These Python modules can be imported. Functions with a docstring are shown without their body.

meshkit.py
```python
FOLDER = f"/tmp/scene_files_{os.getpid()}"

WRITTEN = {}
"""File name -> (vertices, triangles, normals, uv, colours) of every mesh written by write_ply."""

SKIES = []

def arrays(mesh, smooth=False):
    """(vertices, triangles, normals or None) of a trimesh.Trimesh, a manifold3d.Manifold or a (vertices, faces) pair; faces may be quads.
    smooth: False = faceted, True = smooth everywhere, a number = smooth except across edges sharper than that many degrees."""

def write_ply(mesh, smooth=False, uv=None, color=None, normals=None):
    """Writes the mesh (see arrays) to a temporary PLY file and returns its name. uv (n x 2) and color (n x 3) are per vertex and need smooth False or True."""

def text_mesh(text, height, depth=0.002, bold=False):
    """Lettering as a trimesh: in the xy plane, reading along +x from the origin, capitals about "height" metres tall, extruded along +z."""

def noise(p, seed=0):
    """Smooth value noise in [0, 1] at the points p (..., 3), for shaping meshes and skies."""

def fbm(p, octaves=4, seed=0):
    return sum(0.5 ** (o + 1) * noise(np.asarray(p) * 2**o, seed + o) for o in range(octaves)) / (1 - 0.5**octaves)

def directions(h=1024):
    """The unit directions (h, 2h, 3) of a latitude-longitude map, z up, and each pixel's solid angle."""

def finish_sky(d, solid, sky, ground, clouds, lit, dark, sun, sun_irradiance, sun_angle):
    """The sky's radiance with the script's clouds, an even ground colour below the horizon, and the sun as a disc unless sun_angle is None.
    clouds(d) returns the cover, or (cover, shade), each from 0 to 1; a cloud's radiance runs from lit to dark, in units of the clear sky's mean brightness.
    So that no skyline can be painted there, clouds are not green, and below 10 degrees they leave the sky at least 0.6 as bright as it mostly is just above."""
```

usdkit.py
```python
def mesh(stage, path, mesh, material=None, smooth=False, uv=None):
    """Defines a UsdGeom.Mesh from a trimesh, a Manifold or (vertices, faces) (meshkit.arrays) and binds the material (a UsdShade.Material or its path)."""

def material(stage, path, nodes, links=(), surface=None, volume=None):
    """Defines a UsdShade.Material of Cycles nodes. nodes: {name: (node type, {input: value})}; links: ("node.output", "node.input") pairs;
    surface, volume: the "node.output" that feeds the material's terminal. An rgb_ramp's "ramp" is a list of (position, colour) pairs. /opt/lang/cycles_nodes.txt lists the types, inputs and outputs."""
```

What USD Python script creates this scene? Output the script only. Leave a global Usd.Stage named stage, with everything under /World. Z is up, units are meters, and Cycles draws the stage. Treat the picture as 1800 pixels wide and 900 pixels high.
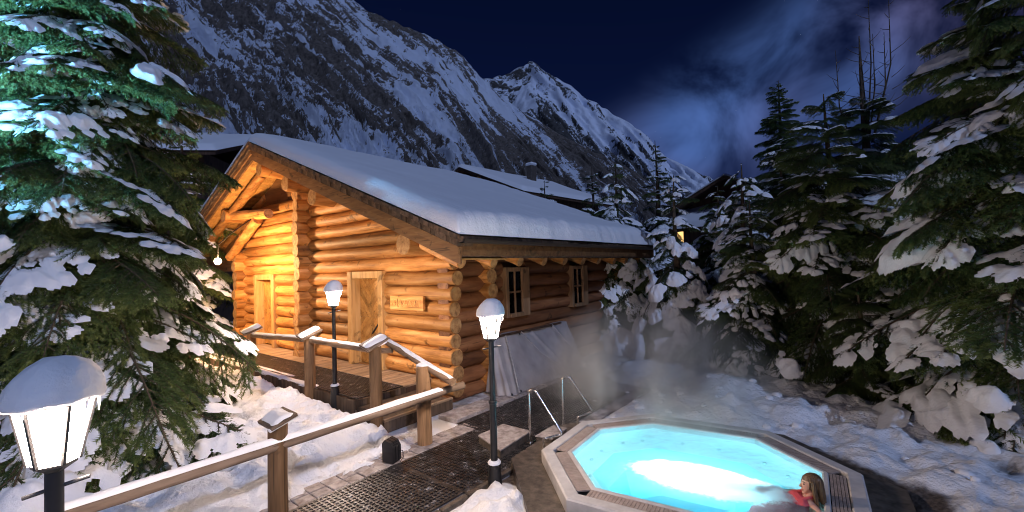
import math, numpy as np, trimesh, usdkit, meshkit
from shapely.geometry import Polygon, box as sbox
from shapely import affinity
from scipy.spatial.transform import Rotation
from scipy.ndimage import gaussian_filter
import manifold3d as m3
from pxr import Usd, UsdGeom, UsdLux, UsdShade, Gf, Sdf, Vt

stage = Usd.Stage.CreateInMemory()
UsdGeom.SetStageUpAxis(stage, 'Z')
UsdGeom.Xform.Define(stage, '/World')
UsdGeom.Scope.Define(stage, '/World/Looks')
PI = math.pi

# ------------------------------------------------------------------ camera
EYE = 2.9
FOCAL_PX, PITCH, ROLL = 777.54, 0.0273, 0.0293
cam = UsdGeom.Camera.Define(stage, '/World/camera')
cam.CreateHorizontalApertureAttr(36.0)
cam.CreateFocalLengthAttr(36.0 * FOCAL_PX / 1800)
cam.CreateClippingRangeAttr((0.05, 20000.0))
cam.CreateExposureAttr(0.0)
F = np.array([0, math.cos(PITCH), math.sin(PITCH)]); U0 = np.array([0, -math.sin(PITCH), math.cos(PITCH)]); R0 = np.array([1.0, 0, 0])
RT = R0 * math.cos(ROLL) - U0 * math.sin(ROLL); UP = R0 * math.sin(ROLL) + U0 * math.cos(ROLL)
mt = np.eye(4); mt[0, :3] = RT; mt[1, :3] = UP; mt[2, :3] = -F; mt[3, :3] = (0, 0, EYE)
cam.AddTransformOp().Set(Gf.Matrix4d(mt.tolist()))

# ------------------------------------------------------------------ moonlit night: sky and one directional light
MOON = np.array([0.30, -0.72, 0.62]); MOON /= np.linalg.norm(MOON)
SKY_STRENGTH = 0.0075
MOON_INT, MOON_COL = 0.27, (0.46, 0.60, 1.0)
LAMP_W, LAMP_COL = 410.0, (1.0, 0.78, 0.64)
WALL_LAMP_W = 3100.0
POOL_W = 135.0

def M(name, nodes, links=(), surface='p.BSDF', volume=None):
    return usdkit.material(stage, '/World/Looks/' + name, nodes, links, surface, volume)

def direction(px, py):
    d = F + RT * (px - 900) / FOCAL_PX - UP * (py - 450) / FOCAL_PX
    return d / np.linalg.norm(d)

band_n = np.cross(direction(1080, 330), direction(1640, 10)); band_n /= np.linalg.norm(band_n)
band_c = direction(1330, 170)
sky_nodes = {
    'sky': ('sky_texture', dict(sky_type='single_scattering', sun_disc=False, sun_elevation=math.asin(MOON[2]), sun_rotation=math.atan2(MOON[0], MOON[1]), altitude=1600.0)),
    'tint': ('mix', dict(mix_type='multiply', fac=1.0, color2=(0.22, 0.34, 1.05))),
    'tc': ('texture_coordinate', {}),
    'dn': ('vector_math', dict(math_type='dot_product', vector2=tuple(band_n))),
    'ab': ('math', dict(math_type='absolute')),
    'band': ('map_range', dict(range_type='smootherstep', from_min=0.20, from_max=0.0, to_min=0.0, to_max=1.0, clamp=True)),
    'dc': ('vector_math', dict(math_type='dot_product', vector2=tuple(band_c))),
    'near': ('map_range', dict(range_type='smoothstep', from_min=0.80, from_max=0.985, to_min=0.0, to_max=1.0, clamp=True)),
    'n': ('noise_texture', dict(scale=4.2, detail=6.0, roughness=0.55, distortion=0.6)),
    'nr': ('map_range', dict(range_type='smoothstep', from_min=0.36, from_max=0.70, to_min=0.0, to_max=1.0, clamp=True)),
    'm1': ('math', dict(math_type='multiply')), 'm2': ('math', dict(math_type='multiply')), 'm3': ('math', dict(math_type='multiply', value2=0.95)),
    'gn': ('noise_texture', dict(scale=2.0, detail=2.0)),
    'ccol': ('rgb_ramp', dict(ramp=[(0.38, (14.0, 12.5, 28.0)), (0.60, (10.0, 20.0, 56.0))])),
    'cmix': ('mix', dict(mix_type='mix')),
    'v': ('voronoi_texture', dict(feature='f1', scale=95.0)),
    'vs': ('math', dict(math_type='less_than', value2=0.035)),
    'vr': ('separate_color', {}), 'vg': ('math', dict(math_type='greater_than', value2=0.86)), 'vm': ('math', dict(math_type='multiply')),
    'star': ('mix', dict(mix_type='add', color2=(40.0, 45.0, 60.0))),
    'bg': ('background_shader', dict(strength=SKY_STRENGTH)),
}
sky_links = [('sky.color', 'tint.color1'), ('tc.generated', 'dn.vector1'), ('dn.value', 'ab.value1'), ('ab.value', 'band.value'),
             ('tc.generated', 'dc.vector1'), ('dc.value', 'near.value'), ('tc.generated', 'n.vector'), ('n.fac', 'nr.value'), ('band.result', 'm1.value1'), ('near.result', 'm1.value2'),
             ('m1.value', 'm2.value1'), ('nr.result', 'm2.value2'), ('m2.value', 'm3.value1'), ('tc.generated', 'gn.vector'), ('gn.fac', 'ccol.fac'),
             ('tint.color', 'cmix.color1'), ('ccol.color', 'cmix.color2'), ('m3.value', 'cmix.fac'), ('tc.generated', 'v.vector'), ('v.distance', 'vs.value1'), ('v.color', 'vr.color'), ('vr.r', 'vg.value1'),
             ('vs.value', 'vm.value1'), ('vg.value', 'vm.value2'), ('cmix.color', 'star.color1'), ('vm.value', 'star.fac'), ('star.color', 'bg.color')]
sky_mat = M('night_sky', sky_nodes, sky_links, surface='bg.background')
dome = UsdLux.DomeLight.Define(stage, '/World/sky')
UsdShade.MaterialBindingAPI.Apply(dome.GetPrim()).Bind(sky_mat)
dome.GetPrim().SetCustomDataByKey('kind', 'structure')
moon = UsdLux.DistantLight.Define(stage, '/World/moonlight')
moon.CreateIntensityAttr(MOON_INT); moon.CreateAngleAttr(0.5); moon.CreateNormalizeAttr(True); moon.CreateColorAttr(Gf.Vec3f(*MOON_COL))
zx = np.cross([0, 0, 1.0], MOON); zx /= np.linalg.norm(zx); zy = np.cross(MOON, zx)
mm = np.eye(4); mm[0, :3] = zx; mm[1, :3] = zy; mm[2, :3] = MOON
moon.AddTransformOp().Set(Gf.Matrix4d(mm.tolist()))

# ------------------------------------------------------------------ scene-graph helpers
USED = {}
def numbered(parent, name):
    k = (parent, name); n = USED.get(k, 0); USED[k] = n + 1
    return f'{parent}/{name}' if n == 0 else f'{parent}/{name}_{n:03d}'

def tag(prim, label=None, cat=None, group=None, kind=None):
    p = prim.GetPrim()
    for k, v in (('label', label), ('category', cat), ('group', group), ('kind', kind)):
        if v: p.SetCustomDataByKey(k, v)
    return p

def thing(name, label, cat, loc=(0, 0, 0), rotz=0.0, group=None, kind=None):
    x = UsdGeom.Xform.Define(stage, numbered('/World', name))
    x.AddTranslateOp().Set(Gf.Vec3d(*map(float, loc))); x.AddRotateZOp().Set(math.degrees(rotz))
    return tag(x, label, cat, group, kind)

def part(name, mesh, mat, parent=None, smooth=False, label=None, kind=None):
    path = numbered(str(parent.GetPath()) if parent else '/World', name)
    v, f = (np.asarray(mesh.vertices), np.asarray(mesh.faces)) if hasattr(mesh, 'faces') else mesh
    use = np.unique(f)
    if len(use) < len(v): inv = np.zeros(len(v), int); inv[use] = np.arange(len(use)); mesh = (np.asarray(v)[use], inv[np.asarray(f)])
    m = usdkit.mesh(stage, path, mesh, mat, smooth)
    return tag(m, label=label, kind=kind)

def dup(root, loc, rotz, label, group=None):
    was = root.GetCustomData()
    r = thing(root.GetName().rstrip('0123456789').rstrip('_'), label, was['category'], loc, rotz, group or was.get('group'))
    r.GetReferences().AddInternalReference(root.GetPath()); r.SetInstanceable(True)
    return r

def structure(name, mesh, mat, smooth=False, kind='structure', label=None, cat=None):
    m = part(name, mesh, mat, None, smooth); tag(m, label, cat, None, kind); return m

# ------------------------------------------------------------------ mesh helpers: everything is (vertices, faces)
def cat(*ms):
    vs, fs, n = [], [], 0
    for m in ms:
        v, f = (np.asarray(m.vertices), np.asarray(m.faces)) if hasattr(m, 'faces') else m
        vs.append(np.asarray(v, float)); fs.append(np.asarray(f, int) + n); n += len(v)
    return np.vstack(vs), np.vstack(fs)

def bx(x0, y0, z0, x1, y1, z1, b=0.0):
    x0, x1 = sorted((x0, x1)); y0, y1 = sorted((y0, y1)); z0, z1 = sorted((z0, z1))
    if b <= 0:
        v = np.array([[x, y, z] for x in (x0, x1) for y in (y0, y1) for z in (z0, z1)], float)
        f = np.array([[0, 1, 3], [0, 3, 2], [4, 6, 7], [4, 7, 5], [0, 4, 5], [0, 5, 1], [2, 3, 7], [2, 7, 6], [0, 2, 6], [0, 6, 4], [1, 5, 7], [1, 7, 3]])
        return v, f
    pts = []
    for x, sx in ((x0, 1), (x1, -1)):
        for y, sy in ((y0, 1), (y1, -1)):
            for z, sz in ((z0, 1), (z1, -1)):
                pts += [(x + sx * b, y + sy * b, z), (x + sx * b, y, z + sz * b), (x, y + sy * b, z + sz * b)]
    h = m3.Manifold.hull_points(np.array(pts, float)).to_mesh()
    return np.asarray(h.vert_properties[:, :3], float), np.asarray(h.tri_verts, int)

def frame_of(d):
    d = np.asarray(d, float); d = d / np.linalg.norm(d)
    a = np.cross(d, [0, 0, 1.0] if abs(d[2]) < 0.95 else [1.0, 0, 0]); a /= np.linalg.norm(a)
    return d, a, np.cross(d, a)

def tube(pts, r, n=10, cap=True, bevel=0.0):
    p = np.asarray(pts, float); r = np.broadcast_to(np.asarray(r, float), (len(p),)).copy()
    if bevel:
        d0 = (p[1] - p[0]) / np.linalg.norm(p[1] - p[0]); d1 = (p[-1] - p[-2]) / np.linalg.norm(p[-1] - p[-2])
        p = np.vstack([p[0], p[0] + d0 * bevel, p[1:-1], p[-1] - d1 * bevel, p[-1]])
        r = np.r_[r[0] - bevel, r[0], r[1:-1], r[-1], r[-1] - bevel]
    t = np.gradient(p, axis=0); t /= np.linalg.norm(t, axis=1, keepdims=True) + 1e-12
    _, a, b = frame_of(t[0]); A = []
    for k in range(len(p)):
        a = a - t[k] * (a @ t[k]); a /= np.linalg.norm(a); A.append(a)
    A = np.array(A); B = np.cross(t, A); an = np.arange(n) * 2 * PI / n
    v = (p[:, None] + r[:, None, None] * (np.cos(an)[None, :, None] * A[:, None] + np.sin(an)[None, :, None] * B[:, None])).reshape(-1, 3)
    i, j = np.meshgrid(np.arange(len(p) - 1), np.arange(n), indexing='ij'); j2 = (j + 1) % n
    q = np.stack([i * n + j, i * n + j2, (i + 1) * n + j2, (i + 1) * n + j], -1).reshape(-1, 4)
    f = np.vstack([q[:, [0, 1, 2]], q[:, [0, 2, 3]]])
    if cap:
        m = len(v); v = np.vstack([v, p[0], p[-1]]); e = (len(p) - 1) * n; k = np.arange(n); k2 = (k + 1) % n
        f = np.vstack([f, np.stack([k2, k, np.full(n, m)], 1), np.stack([e + k, e + k2, np.full(n, m + 1)], 1)])
    return v, f

def lathe(profile, n=20, sides_rot=0.0):
    pr = np.asarray(profile, float); an = np.arange(n) * 2 * PI / n + sides_rot
    v = np.stack([pr[:, 0:1] * np.cos(an), pr[:, 0:1] * np.sin(an), np.broadcast_to(pr[:, 1:2], (len(pr), n))], -1).reshape(-1, 3)
    i, j = np.meshgrid(np.arange(len(pr) - 1), np.arange(n), indexing='ij'); j2 = (j + 1) % n
    q = np.stack([i * n + j, i * n + j2, (i + 1) * n + j2, (i + 1) * n + j], -1).reshape(-1, 4)
    return v, np.vstack([q[:, [0, 1, 2]], q[:, [0, 2, 3]]])

def prism(poly, z0, z1):
    m = trimesh.creation.extrude_polygon(poly, z1 - z0, engine='earcut'); v = np.array(m.vertices); v[:, 2] += z0
    return v, np.array(m.faces)

def mv(m, R=None, t=(0, 0, 0), s=1.0):
    v = np.asarray(m[0], float) * s
    if R is not None: v = v @ np.asarray(R).T
    return v + np.asarray(t, float), m[1]

def wob(m, amp, freq, seed=0):
    v = np.asarray(m[0], float).copy()
    for k in range(3):
        v[:, k] += amp * (meshkit.fbm(v * freq + 17.3 * k, 3, seed + k) - 0.5) * 2
    return v, m[1]

def grid(nx, ny):
    i, j = np.meshgrid(np.arange(nx - 1), np.arange(ny - 1), indexing='ij'); a = i * ny + j
    q = np.stack([a, a + ny, a + ny + 1, a + 1], -1).reshape(-1, 4)
    return np.vstack([q[:, [0, 1, 2]], q[:, [0, 2, 3]]])

def manif(m):
    k = m.to_mesh(); return np.asarray(k.vert_properties[:, :3], float), np.asarray(k.tri_verts, int)

def ball(c, r, seg=12):
    r = np.broadcast_to(np.asarray(r, float), (3,))
    return m3.Manifold.sphere(1.0, seg).scale(tuple(r)).translate(tuple(c))

def bone(a, ra, b, rb, seg=14):
    return m3.Manifold.batch_hull([ball(a, ra, seg), ball(b, rb, seg)])

def smoothed(man, length=0.012, it=10):
    v, f = manif(man.refine_to_length(length))
    t = trimesh.Trimesh(v, f, process=True); trimesh.smoothing.filter_taubin(t, iterations=it)
    return np.array(t.vertices), np.array(t.faces)

def snow_strip(p0, p1, w, h, seed=0, n=None):
    """A ridge of snow lying along a rail from p0 to p1 (top of the rail)."""
    p0, p1 = np.asarray(p0, float), np.asarray(p1, float); L = np.linalg.norm(p1 - p0); n = n or max(6, int(L / 0.06)); d = (p1 - p0) / L
    s = np.cross(d, [0, 0, 1.0]); s /= np.linalg.norm(s); m = 9; t = np.linspace(0, 1, n)
    hh = h * (0.55 + 0.9 * meshkit.fbm(np.c_[t * L * 2.5, t * 0 + seed * 3.1, t * 0], 3, seed)) * np.clip(np.minimum(t, 1 - t) * L / 0.05, 0.05, 1) ** 0.5
    ww = w * (0.75 + 0.5 * meshkit.fbm(np.c_[t * L * 3, t * 0 + seed, t * 0 + 5], 3, seed + 7))
    an = np.linspace(0, PI, m)
    v = p0 + (p1 - p0) * t[:, None]
    V = v[:, None] + s * (np.cos(an)[None, :] * ww[:, None])[..., None] + np.array([0, 0, 1.0]) * (np.sin(an)[None, :] * hh[:, None] - (np.abs(np.cos(an)) ** 2)[None, :] * w * 0.35)[..., None]
    f = grid(n, m); bot = V[:, [0, m - 1]].reshape(-1, 3); k = np.arange(n - 1) * 2 + n * m
    fb = np.vstack([np.stack([k, k + 1, k + 3], 1), np.stack([k, k + 3, k + 2], 1)])
    return np.vstack([V.reshape(-1, 3), bot]), np.vstack([f, fb])

# cabin frame: x along the gable wall to the right, y along the side wall to the back
PSI = 0.6755
C0 = np.array([-1.4889, 9.9545]); CX = np.array([math.cos(PSI), -math.sin(PSI)]); CY = np.array([math.sin(PSI), math.cos(PSI)])
def W(x, y, z=0.0): return np.array([*(C0 + x * CX + y * CY), z])
def Wv(m, z=0.0):
    v = np.asarray(m[0]); return np.c_[C0 + v[:, :1] * CX + v[:, 1:2] * CY, v[:, 2] + z], m[1]
def to_local(x, y):
    q = np.stack([np.asarray(x) - C0[0], np.asarray(y) - C0[1]], -1); return q @ CX, q @ CY
def cthing(name, label, catg, at=(0, 0, 0), group=None):
    return thing(name, label, catg, W(*at), -PSI, group)

# ------------------------------------------------------------------ materials
def wood(name, dark, mid, light, scale, rough=0.6, bump=0.35, var=0.5):
    return M(name, {
        'tc': ('texture_coordinate', {}), 'oi': ('object_info', {}), 'mp': ('mapping', dict(scale=scale)),
        'cmb': ('combine_xyz', {}), 'sc': ('vector_math', dict(math_type='scale', scale=37.0)), 'add': ('vector_math', dict(math_type='add')),
        'n': ('noise_texture', dict(scale=1.0, detail=6.0, roughness=0.62, distortion=0.35)),
        'r': ('rgb_ramp', dict(ramp=[(0.25, dark), (0.48, mid), (0.72, light)])),
        'k': ('noise_texture', dict(scale=3.1, detail=3.0, roughness=0.6)),
        'kr': ('map_range', dict(range_type='smoothstep', from_min=0.60, from_max=0.72, to_min=0.0, to_max=0.75, clamp=True)),
        'mp2': ('mapping', dict(scale=tuple(np.where(np.array(scale) < 2, 0.55, 3.4) * np.array(scale)))), 'cr': ('noise_texture', dict(scale=1.0, detail=2.0, roughness=0.5)), 'crr': ('map_range', dict(range_type='smoothstep', from_min=0.66, from_max=0.70, to_min=0.0, to_max=0.65, clamp=True)), 'mc': ('mix', dict(mix_type='mix', color2=tuple(0.3 * np.array(dark)))),
        'mk': ('mix', dict(mix_type='mix', color2=tuple(0.45 * np.array(dark)))),
        'vr': ('map_range', dict(from_min=0.0, from_max=1.0, to_min=1.0 - var, to_max=1.0 + var * 0.6)),
        'h': ('hsv', dict(hue=0.5, saturation=1.0, fac=1.0)),
        'b': ('bump', dict(strength=bump, distance=0.02)),
        'p': ('principled_bsdf', dict(roughness=rough, specular_ior_level=0.3))},
        [('oi.random', 'cmb.x'), ('oi.random', 'cmb.y'), ('oi.random', 'cmb.z'), ('cmb.vector', 'sc.vector1'), ('sc.vector', 'add.vector2'), ('tc.object', 'add.vector1'),
         ('add.vector', 'mp.vector'), ('mp.vector', 'n.vector'), ('n.fac', 'r.fac'), ('add.vector', 'k.vector'), ('k.fac', 'kr.value'), ('r.color', 'mk.color1'), ('kr.result', 'mk.fac'),
         ('oi.random', 'vr.value'), ('vr.result', 'h.value'), ('add.vector', 'mp2.vector'), ('mp2.vector', 'cr.vector'), ('cr.fac', 'crr.value'), ('crr.result', 'mc.fac'), ('mk.color', 'mc.color1'), ('mc.color', 'h.color'), ('h.color', 'p.base_color'), ('n.fac', 'b.height'), ('b.normal', 'p.normal')])

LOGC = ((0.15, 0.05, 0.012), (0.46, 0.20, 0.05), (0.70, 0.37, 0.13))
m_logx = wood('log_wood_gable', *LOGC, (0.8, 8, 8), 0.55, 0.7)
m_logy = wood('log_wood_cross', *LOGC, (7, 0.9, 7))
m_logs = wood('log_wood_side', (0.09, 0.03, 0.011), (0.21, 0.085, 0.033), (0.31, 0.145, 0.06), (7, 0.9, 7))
m_logz = wood('post_wood', (0.08, 0.045, 0.022), (0.22, 0.125, 0.06), (0.35, 0.21, 0.11), (9, 9, 0.9))
m_rail = wood('weathered_rail', (0.06, 0.04, 0.028), (0.17, 0.12, 0.085), (0.28, 0.21, 0.16), (9, 1.0, 9))
m_endg = M('end_grain', {'tc': ('texture_coordinate', {}), 'n': ('noise_texture', dict(scale=9.0, detail=5.0, roughness=0.6)), 'oi': ('object_info', {}),
                         'r': ('rgb_ramp', dict(ramp=[(0.3, (0.16, 0.075, 0.022)), (0.5, (0.36, 0.19, 0.07)), (0.7, (0.48, 0.29, 0.12))])),
                         'b': ('bump', dict(strength=0.4, distance=0.01)), 'p': ('principled_bsdf', dict(roughness=0.75))},
           [('tc.object', 'n.vector'), ('n.fac', 'r.fac'), ('r.color', 'p.base_color'), ('n.fac', 'b.height'), ('b.normal', 'p.normal')])
m_board = wood('door_wood', (0.26, 0.11, 0.022), (0.46, 0.22, 0.055), (0.56, 0.31, 0.10), (5, 5, 5), 0.5, 0.15, 0.25)
m_frame = wood('frame_wood', (0.34, 0.17, 0.05), (0.52, 0.29, 0.10), (0.60, 0.37, 0.15), (9, 9, 1), 0.5, 0.15, 0.15)
m_soffit = wood('soffit_wood', (0.30, 0.13, 0.03), (0.48, 0.24, 0.065), (0.58, 0.33, 0.11), (1, 9, 9), 0.6, 0.2, 0.3)
m_fascia = wood('fascia_wood', (0.08, 0.036, 0.014), (0.19, 0.092, 0.034), (0.28, 0.15, 0.06), (1, 9, 9), 0.65, 0.3, 0.3)
m_shingle = wood('shingle_wood', (0.045, 0.028, 0.018), (0.10, 0.062, 0.038), (0.17, 0.11, 0.07), (9, 9, 9), 0.8, 0.5, 0.4)
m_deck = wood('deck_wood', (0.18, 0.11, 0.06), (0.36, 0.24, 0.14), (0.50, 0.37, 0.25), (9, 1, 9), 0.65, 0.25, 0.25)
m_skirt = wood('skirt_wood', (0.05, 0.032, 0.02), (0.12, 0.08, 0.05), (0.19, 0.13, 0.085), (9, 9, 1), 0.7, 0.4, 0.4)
m_darkwood = wood('chalet_wood', (0.03, 0.016, 0.010), (0.075, 0.04, 0.024), (0.12, 0.07, 0.04), (4, 4, 1), 0.7, 0.2, 0.2)
m_bark = M('bark', {'g': ('geometry', {}), 'n': ('noise_texture', dict(scale=9.0, detail=5.0)), 'r': ('rgb_ramp', dict(ramp=[(0.3, (0.035, 0.024, 0.016)), (0.7, (0.13, 0.09, 0.06))])),
                    'b': ('bump', dict(strength=0.8, distance=0.03)), 'p': ('principled_bsdf', dict(roughness=0.9))},
           [('g.position', 'n.vector'), ('n.fac', 'r.fac'), ('r.color', 'p.base_color'), ('n.fac', 'b.height'), ('b.normal', 'p.normal')])
m_snow = M('snow', {'g': ('geometry', {}), 'n': ('noise_texture', dict(scale=14.0, detail=5.0, roughness=0.6)), 'n2': ('noise_texture', dict(scale=260.0, detail=2.0)),
                    'ad': ('math', dict(math_type='multiply_add', value2=0.12)), 'b': ('bump', dict(strength=0.45, distance=0.035)),
                    'p': ('principled_bsdf', dict(base_color=(0.86, 0.87, 0.90), roughness=0.65, specular_ior_level=0.25))},
           [('g.position', 'n.vector'), ('g.position', 'n2.vector'), ('n2.fac', 'ad.value1'), ('n.fac', 'ad.value3'), ('ad.value', 'b.height'), ('b.normal', 'p.normal')])
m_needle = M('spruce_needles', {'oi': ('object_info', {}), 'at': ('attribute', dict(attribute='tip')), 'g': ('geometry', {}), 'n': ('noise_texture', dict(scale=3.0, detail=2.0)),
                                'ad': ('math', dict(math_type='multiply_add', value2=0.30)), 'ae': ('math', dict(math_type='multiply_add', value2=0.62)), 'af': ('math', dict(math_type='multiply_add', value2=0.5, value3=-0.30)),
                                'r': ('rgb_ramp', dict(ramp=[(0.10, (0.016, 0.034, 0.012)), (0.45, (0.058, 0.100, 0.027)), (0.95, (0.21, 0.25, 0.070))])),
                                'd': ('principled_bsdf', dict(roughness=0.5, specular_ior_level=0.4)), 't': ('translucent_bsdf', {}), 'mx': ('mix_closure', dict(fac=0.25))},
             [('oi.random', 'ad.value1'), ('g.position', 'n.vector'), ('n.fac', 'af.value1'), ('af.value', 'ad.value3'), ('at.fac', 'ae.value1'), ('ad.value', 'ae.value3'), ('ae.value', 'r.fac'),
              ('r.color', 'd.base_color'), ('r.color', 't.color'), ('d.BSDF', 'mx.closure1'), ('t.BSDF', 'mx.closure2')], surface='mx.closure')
m_black = M('black_metal', {'g': ('geometry', {}), 'n': ('noise_texture', dict(scale=60.0, detail=3.0)), 'r': ('map_range', dict(to_min=0.3, to_max=0.65)),
                            'p': ('principled_bsdf', dict(base_color=(0.014, 0.014, 0.016), specular_ior_level=0.5))}, [('g.position', 'n.vector'), ('n.fac', 'r.value'), ('r.result', 'p.roughness')])
m_steel = M('stainless_steel', {'g': ('geometry', {}), 'n': ('noise_texture', dict(scale=30.0)), 'r': ('map_range', dict(to_min=0.14, to_max=0.34)), 'p': ('principled_bsdf', dict(base_color=(0.72, 0.72, 0.73), metallic=1.0))},
            [('g.position', 'n.vector'), ('n.fac', 'r.value'), ('r.result', 'p.roughness')])
m_rubber = M('rubber', {'g': ('geometry', {}), 'n': ('noise_texture', dict(scale=7.0, detail=6.0, roughness=0.7)), 'n2': ('noise_texture', dict(scale=60.0, detail=2.0)), 'ad': ('math', dict(math_type='multiply_add', value2=0.35)),
                        'r': ('rgb_ramp', dict(ramp=[(0.62, (0.016, 0.015, 0.015)), (0.80, (0.06, 0.055, 0.055)), (0.90, (0.5, 0.5, 0.52))])),
                        'b': ('bump', dict(strength=0.4, distance=0.01)), 'p': ('principled_bsdf', dict(roughness=0.42))},
             [('g.position', 'n.vector'), ('g.position', 'n2.vector'), ('n2.fac', 'ad.value1'), ('n.fac', 'ad.value3'), ('ad.value', 'r.fac'), ('r.color', 'p.base_color'), ('n.fac', 'b.height'), ('b.normal', 'p.normal')])
def stone(name, a, b, scale=6.0, rough=0.75, bump=0.5):
    return M(name, {'g': ('geometry', {}), 'n': ('noise_texture', dict(scale=scale, detail=7.0, roughness=0.65)), 'r': ('rgb_ramp', dict(ramp=[(0.32, a), (0.68, b)])),
                    'bp': ('bump', dict(strength=bump, distance=0.02)), 'p': ('principled_bsdf', dict(roughness=rough))},
             [('g.position', 'n.vector'), ('n.fac', 'r.fac'), ('r.color', 'p.base_color'), ('n.fac', 'bp.height'), ('bp.normal', 'p.normal')])
m_conc = stone('wet_concrete', (0.035, 0.028, 0.022), (0.15, 0.12, 0.095), 9.0, 0.5)
m_coping = stone('pool_coping', (0.42, 0.41, 0.41), (0.56, 0.55, 0.55), 5.0, 0.5, 0.15)
m_slat = stone('overflow_slat', (0.26, 0.21, 0.185), (0.38, 0.32, 0.29), 12.0, 0.55, 0.2)
m_dark = M('dark_gap', {'p': ('principled_bsdf', dict(base_color=(0.01, 0.009, 0.008), roughness=0.8))})
m_paver = stone('paving', (0.16, 0.13, 0.12), (0.48, 0.44, 0.43), 7.0, 0.7)
m_icy = stone('icy_paving', (0.10, 0.085, 0.08), (0.66, 0.62, 0.63), 3.0, 0.5)
m_tarp = M('tarp', {'g': ('geometry', {}), 'n': ('noise_texture', dict(scale=2.5, detail=5.0)), 'r': ('rgb_ramp', dict(ramp=[(0.3, (0.27, 0.25, 0.25)), (0.7, (0.40, 0.375, 0.37))])), 'b': ('bump', dict(strength=0.35, distance=0.06)), 'p': ('principled_bsdf', dict(roughness=0.5))},
           [('g.position', 'n.vector'), ('n.fac', 'r.fac'), ('r.color', 'p.base_color'), ('n.fac', 'b.height'), ('b.normal', 'p.normal')])
def plain(name, col, rough=0.5, **k): return M(name, {'p': ('principled_bsdf', dict(base_color=col, roughness=rough, **k))})
def emit(name, col, s): return M(name, {'e': ('emission', dict(color=col, strength=s))}, surface='e.emission')
m_lamp = emit('lamp_glass_lit', LAMP_COL, LAMP_W)
m_wlamp = emit('wall_lamp_lit', (1.0, 0.60, 0.29), WALL_LAMP_W)
m_curtain = M('lit_curtain', {'tc': ('texture_coordinate', {}), 'w': ('wave_texture', dict(wave_type='bands', bands_direction='y', scale=5.0, distortion=1.5)), 'r': ('rgb_ramp', dict(ramp=[(0.0, (0.30, 0.15, 0.12)), (1.0, (0.9, 0.62, 0.52))])),
                              'e': ('emission', dict(strength=0.75))}, [('tc.object', 'w.vector'), ('w.fac', 'r.fac'), ('r.color', 'e.color')], surface='e.emission')
m_glass = M('window_pane', {'t': ('transparent_bsdf', {}), 'g': ('glossy_bsdf', dict(roughness=0.02)), 'f': ('fresnel', dict(IOR=1.45)), 'm': ('mix_closure', {})}, [('f.fac', 'm.fac'), ('t.BSDF', 'm.closure1'), ('g.BSDF', 'm.closure2')], surface='m.closure')
m_skin = plain('skin', (0.62, 0.36, 0.27), 0.5, subsurface_weight=0.1, subsurface_scale=0.01)
m_suit = plain('swimsuit_red', (0.60, 0.09, 0.11), 0.6)
m_hair = M('hair', {'g': ('texture_coordinate', {}), 'mp': ('mapping', dict(scale=(90, 90, 5))), 'n': ('noise_texture', dict(scale=1.0, detail=3.0)), 'r': ('rgb_ramp', dict(ramp=[(0.3, (0.045, 0.025, 0.013)), (0.55, (0.13, 0.078, 0.038)), (0.75, (0.30, 0.20, 0.10))])), 'p': ('principled_bsdf', dict(roughness=0.45))},
           [('g.object', 'mp.vector'), ('mp.vector', 'n.vector'), ('n.fac', 'r.fac'), ('r.color', 'p.base_color')])

rng = np.random.default_rng(7)

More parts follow.
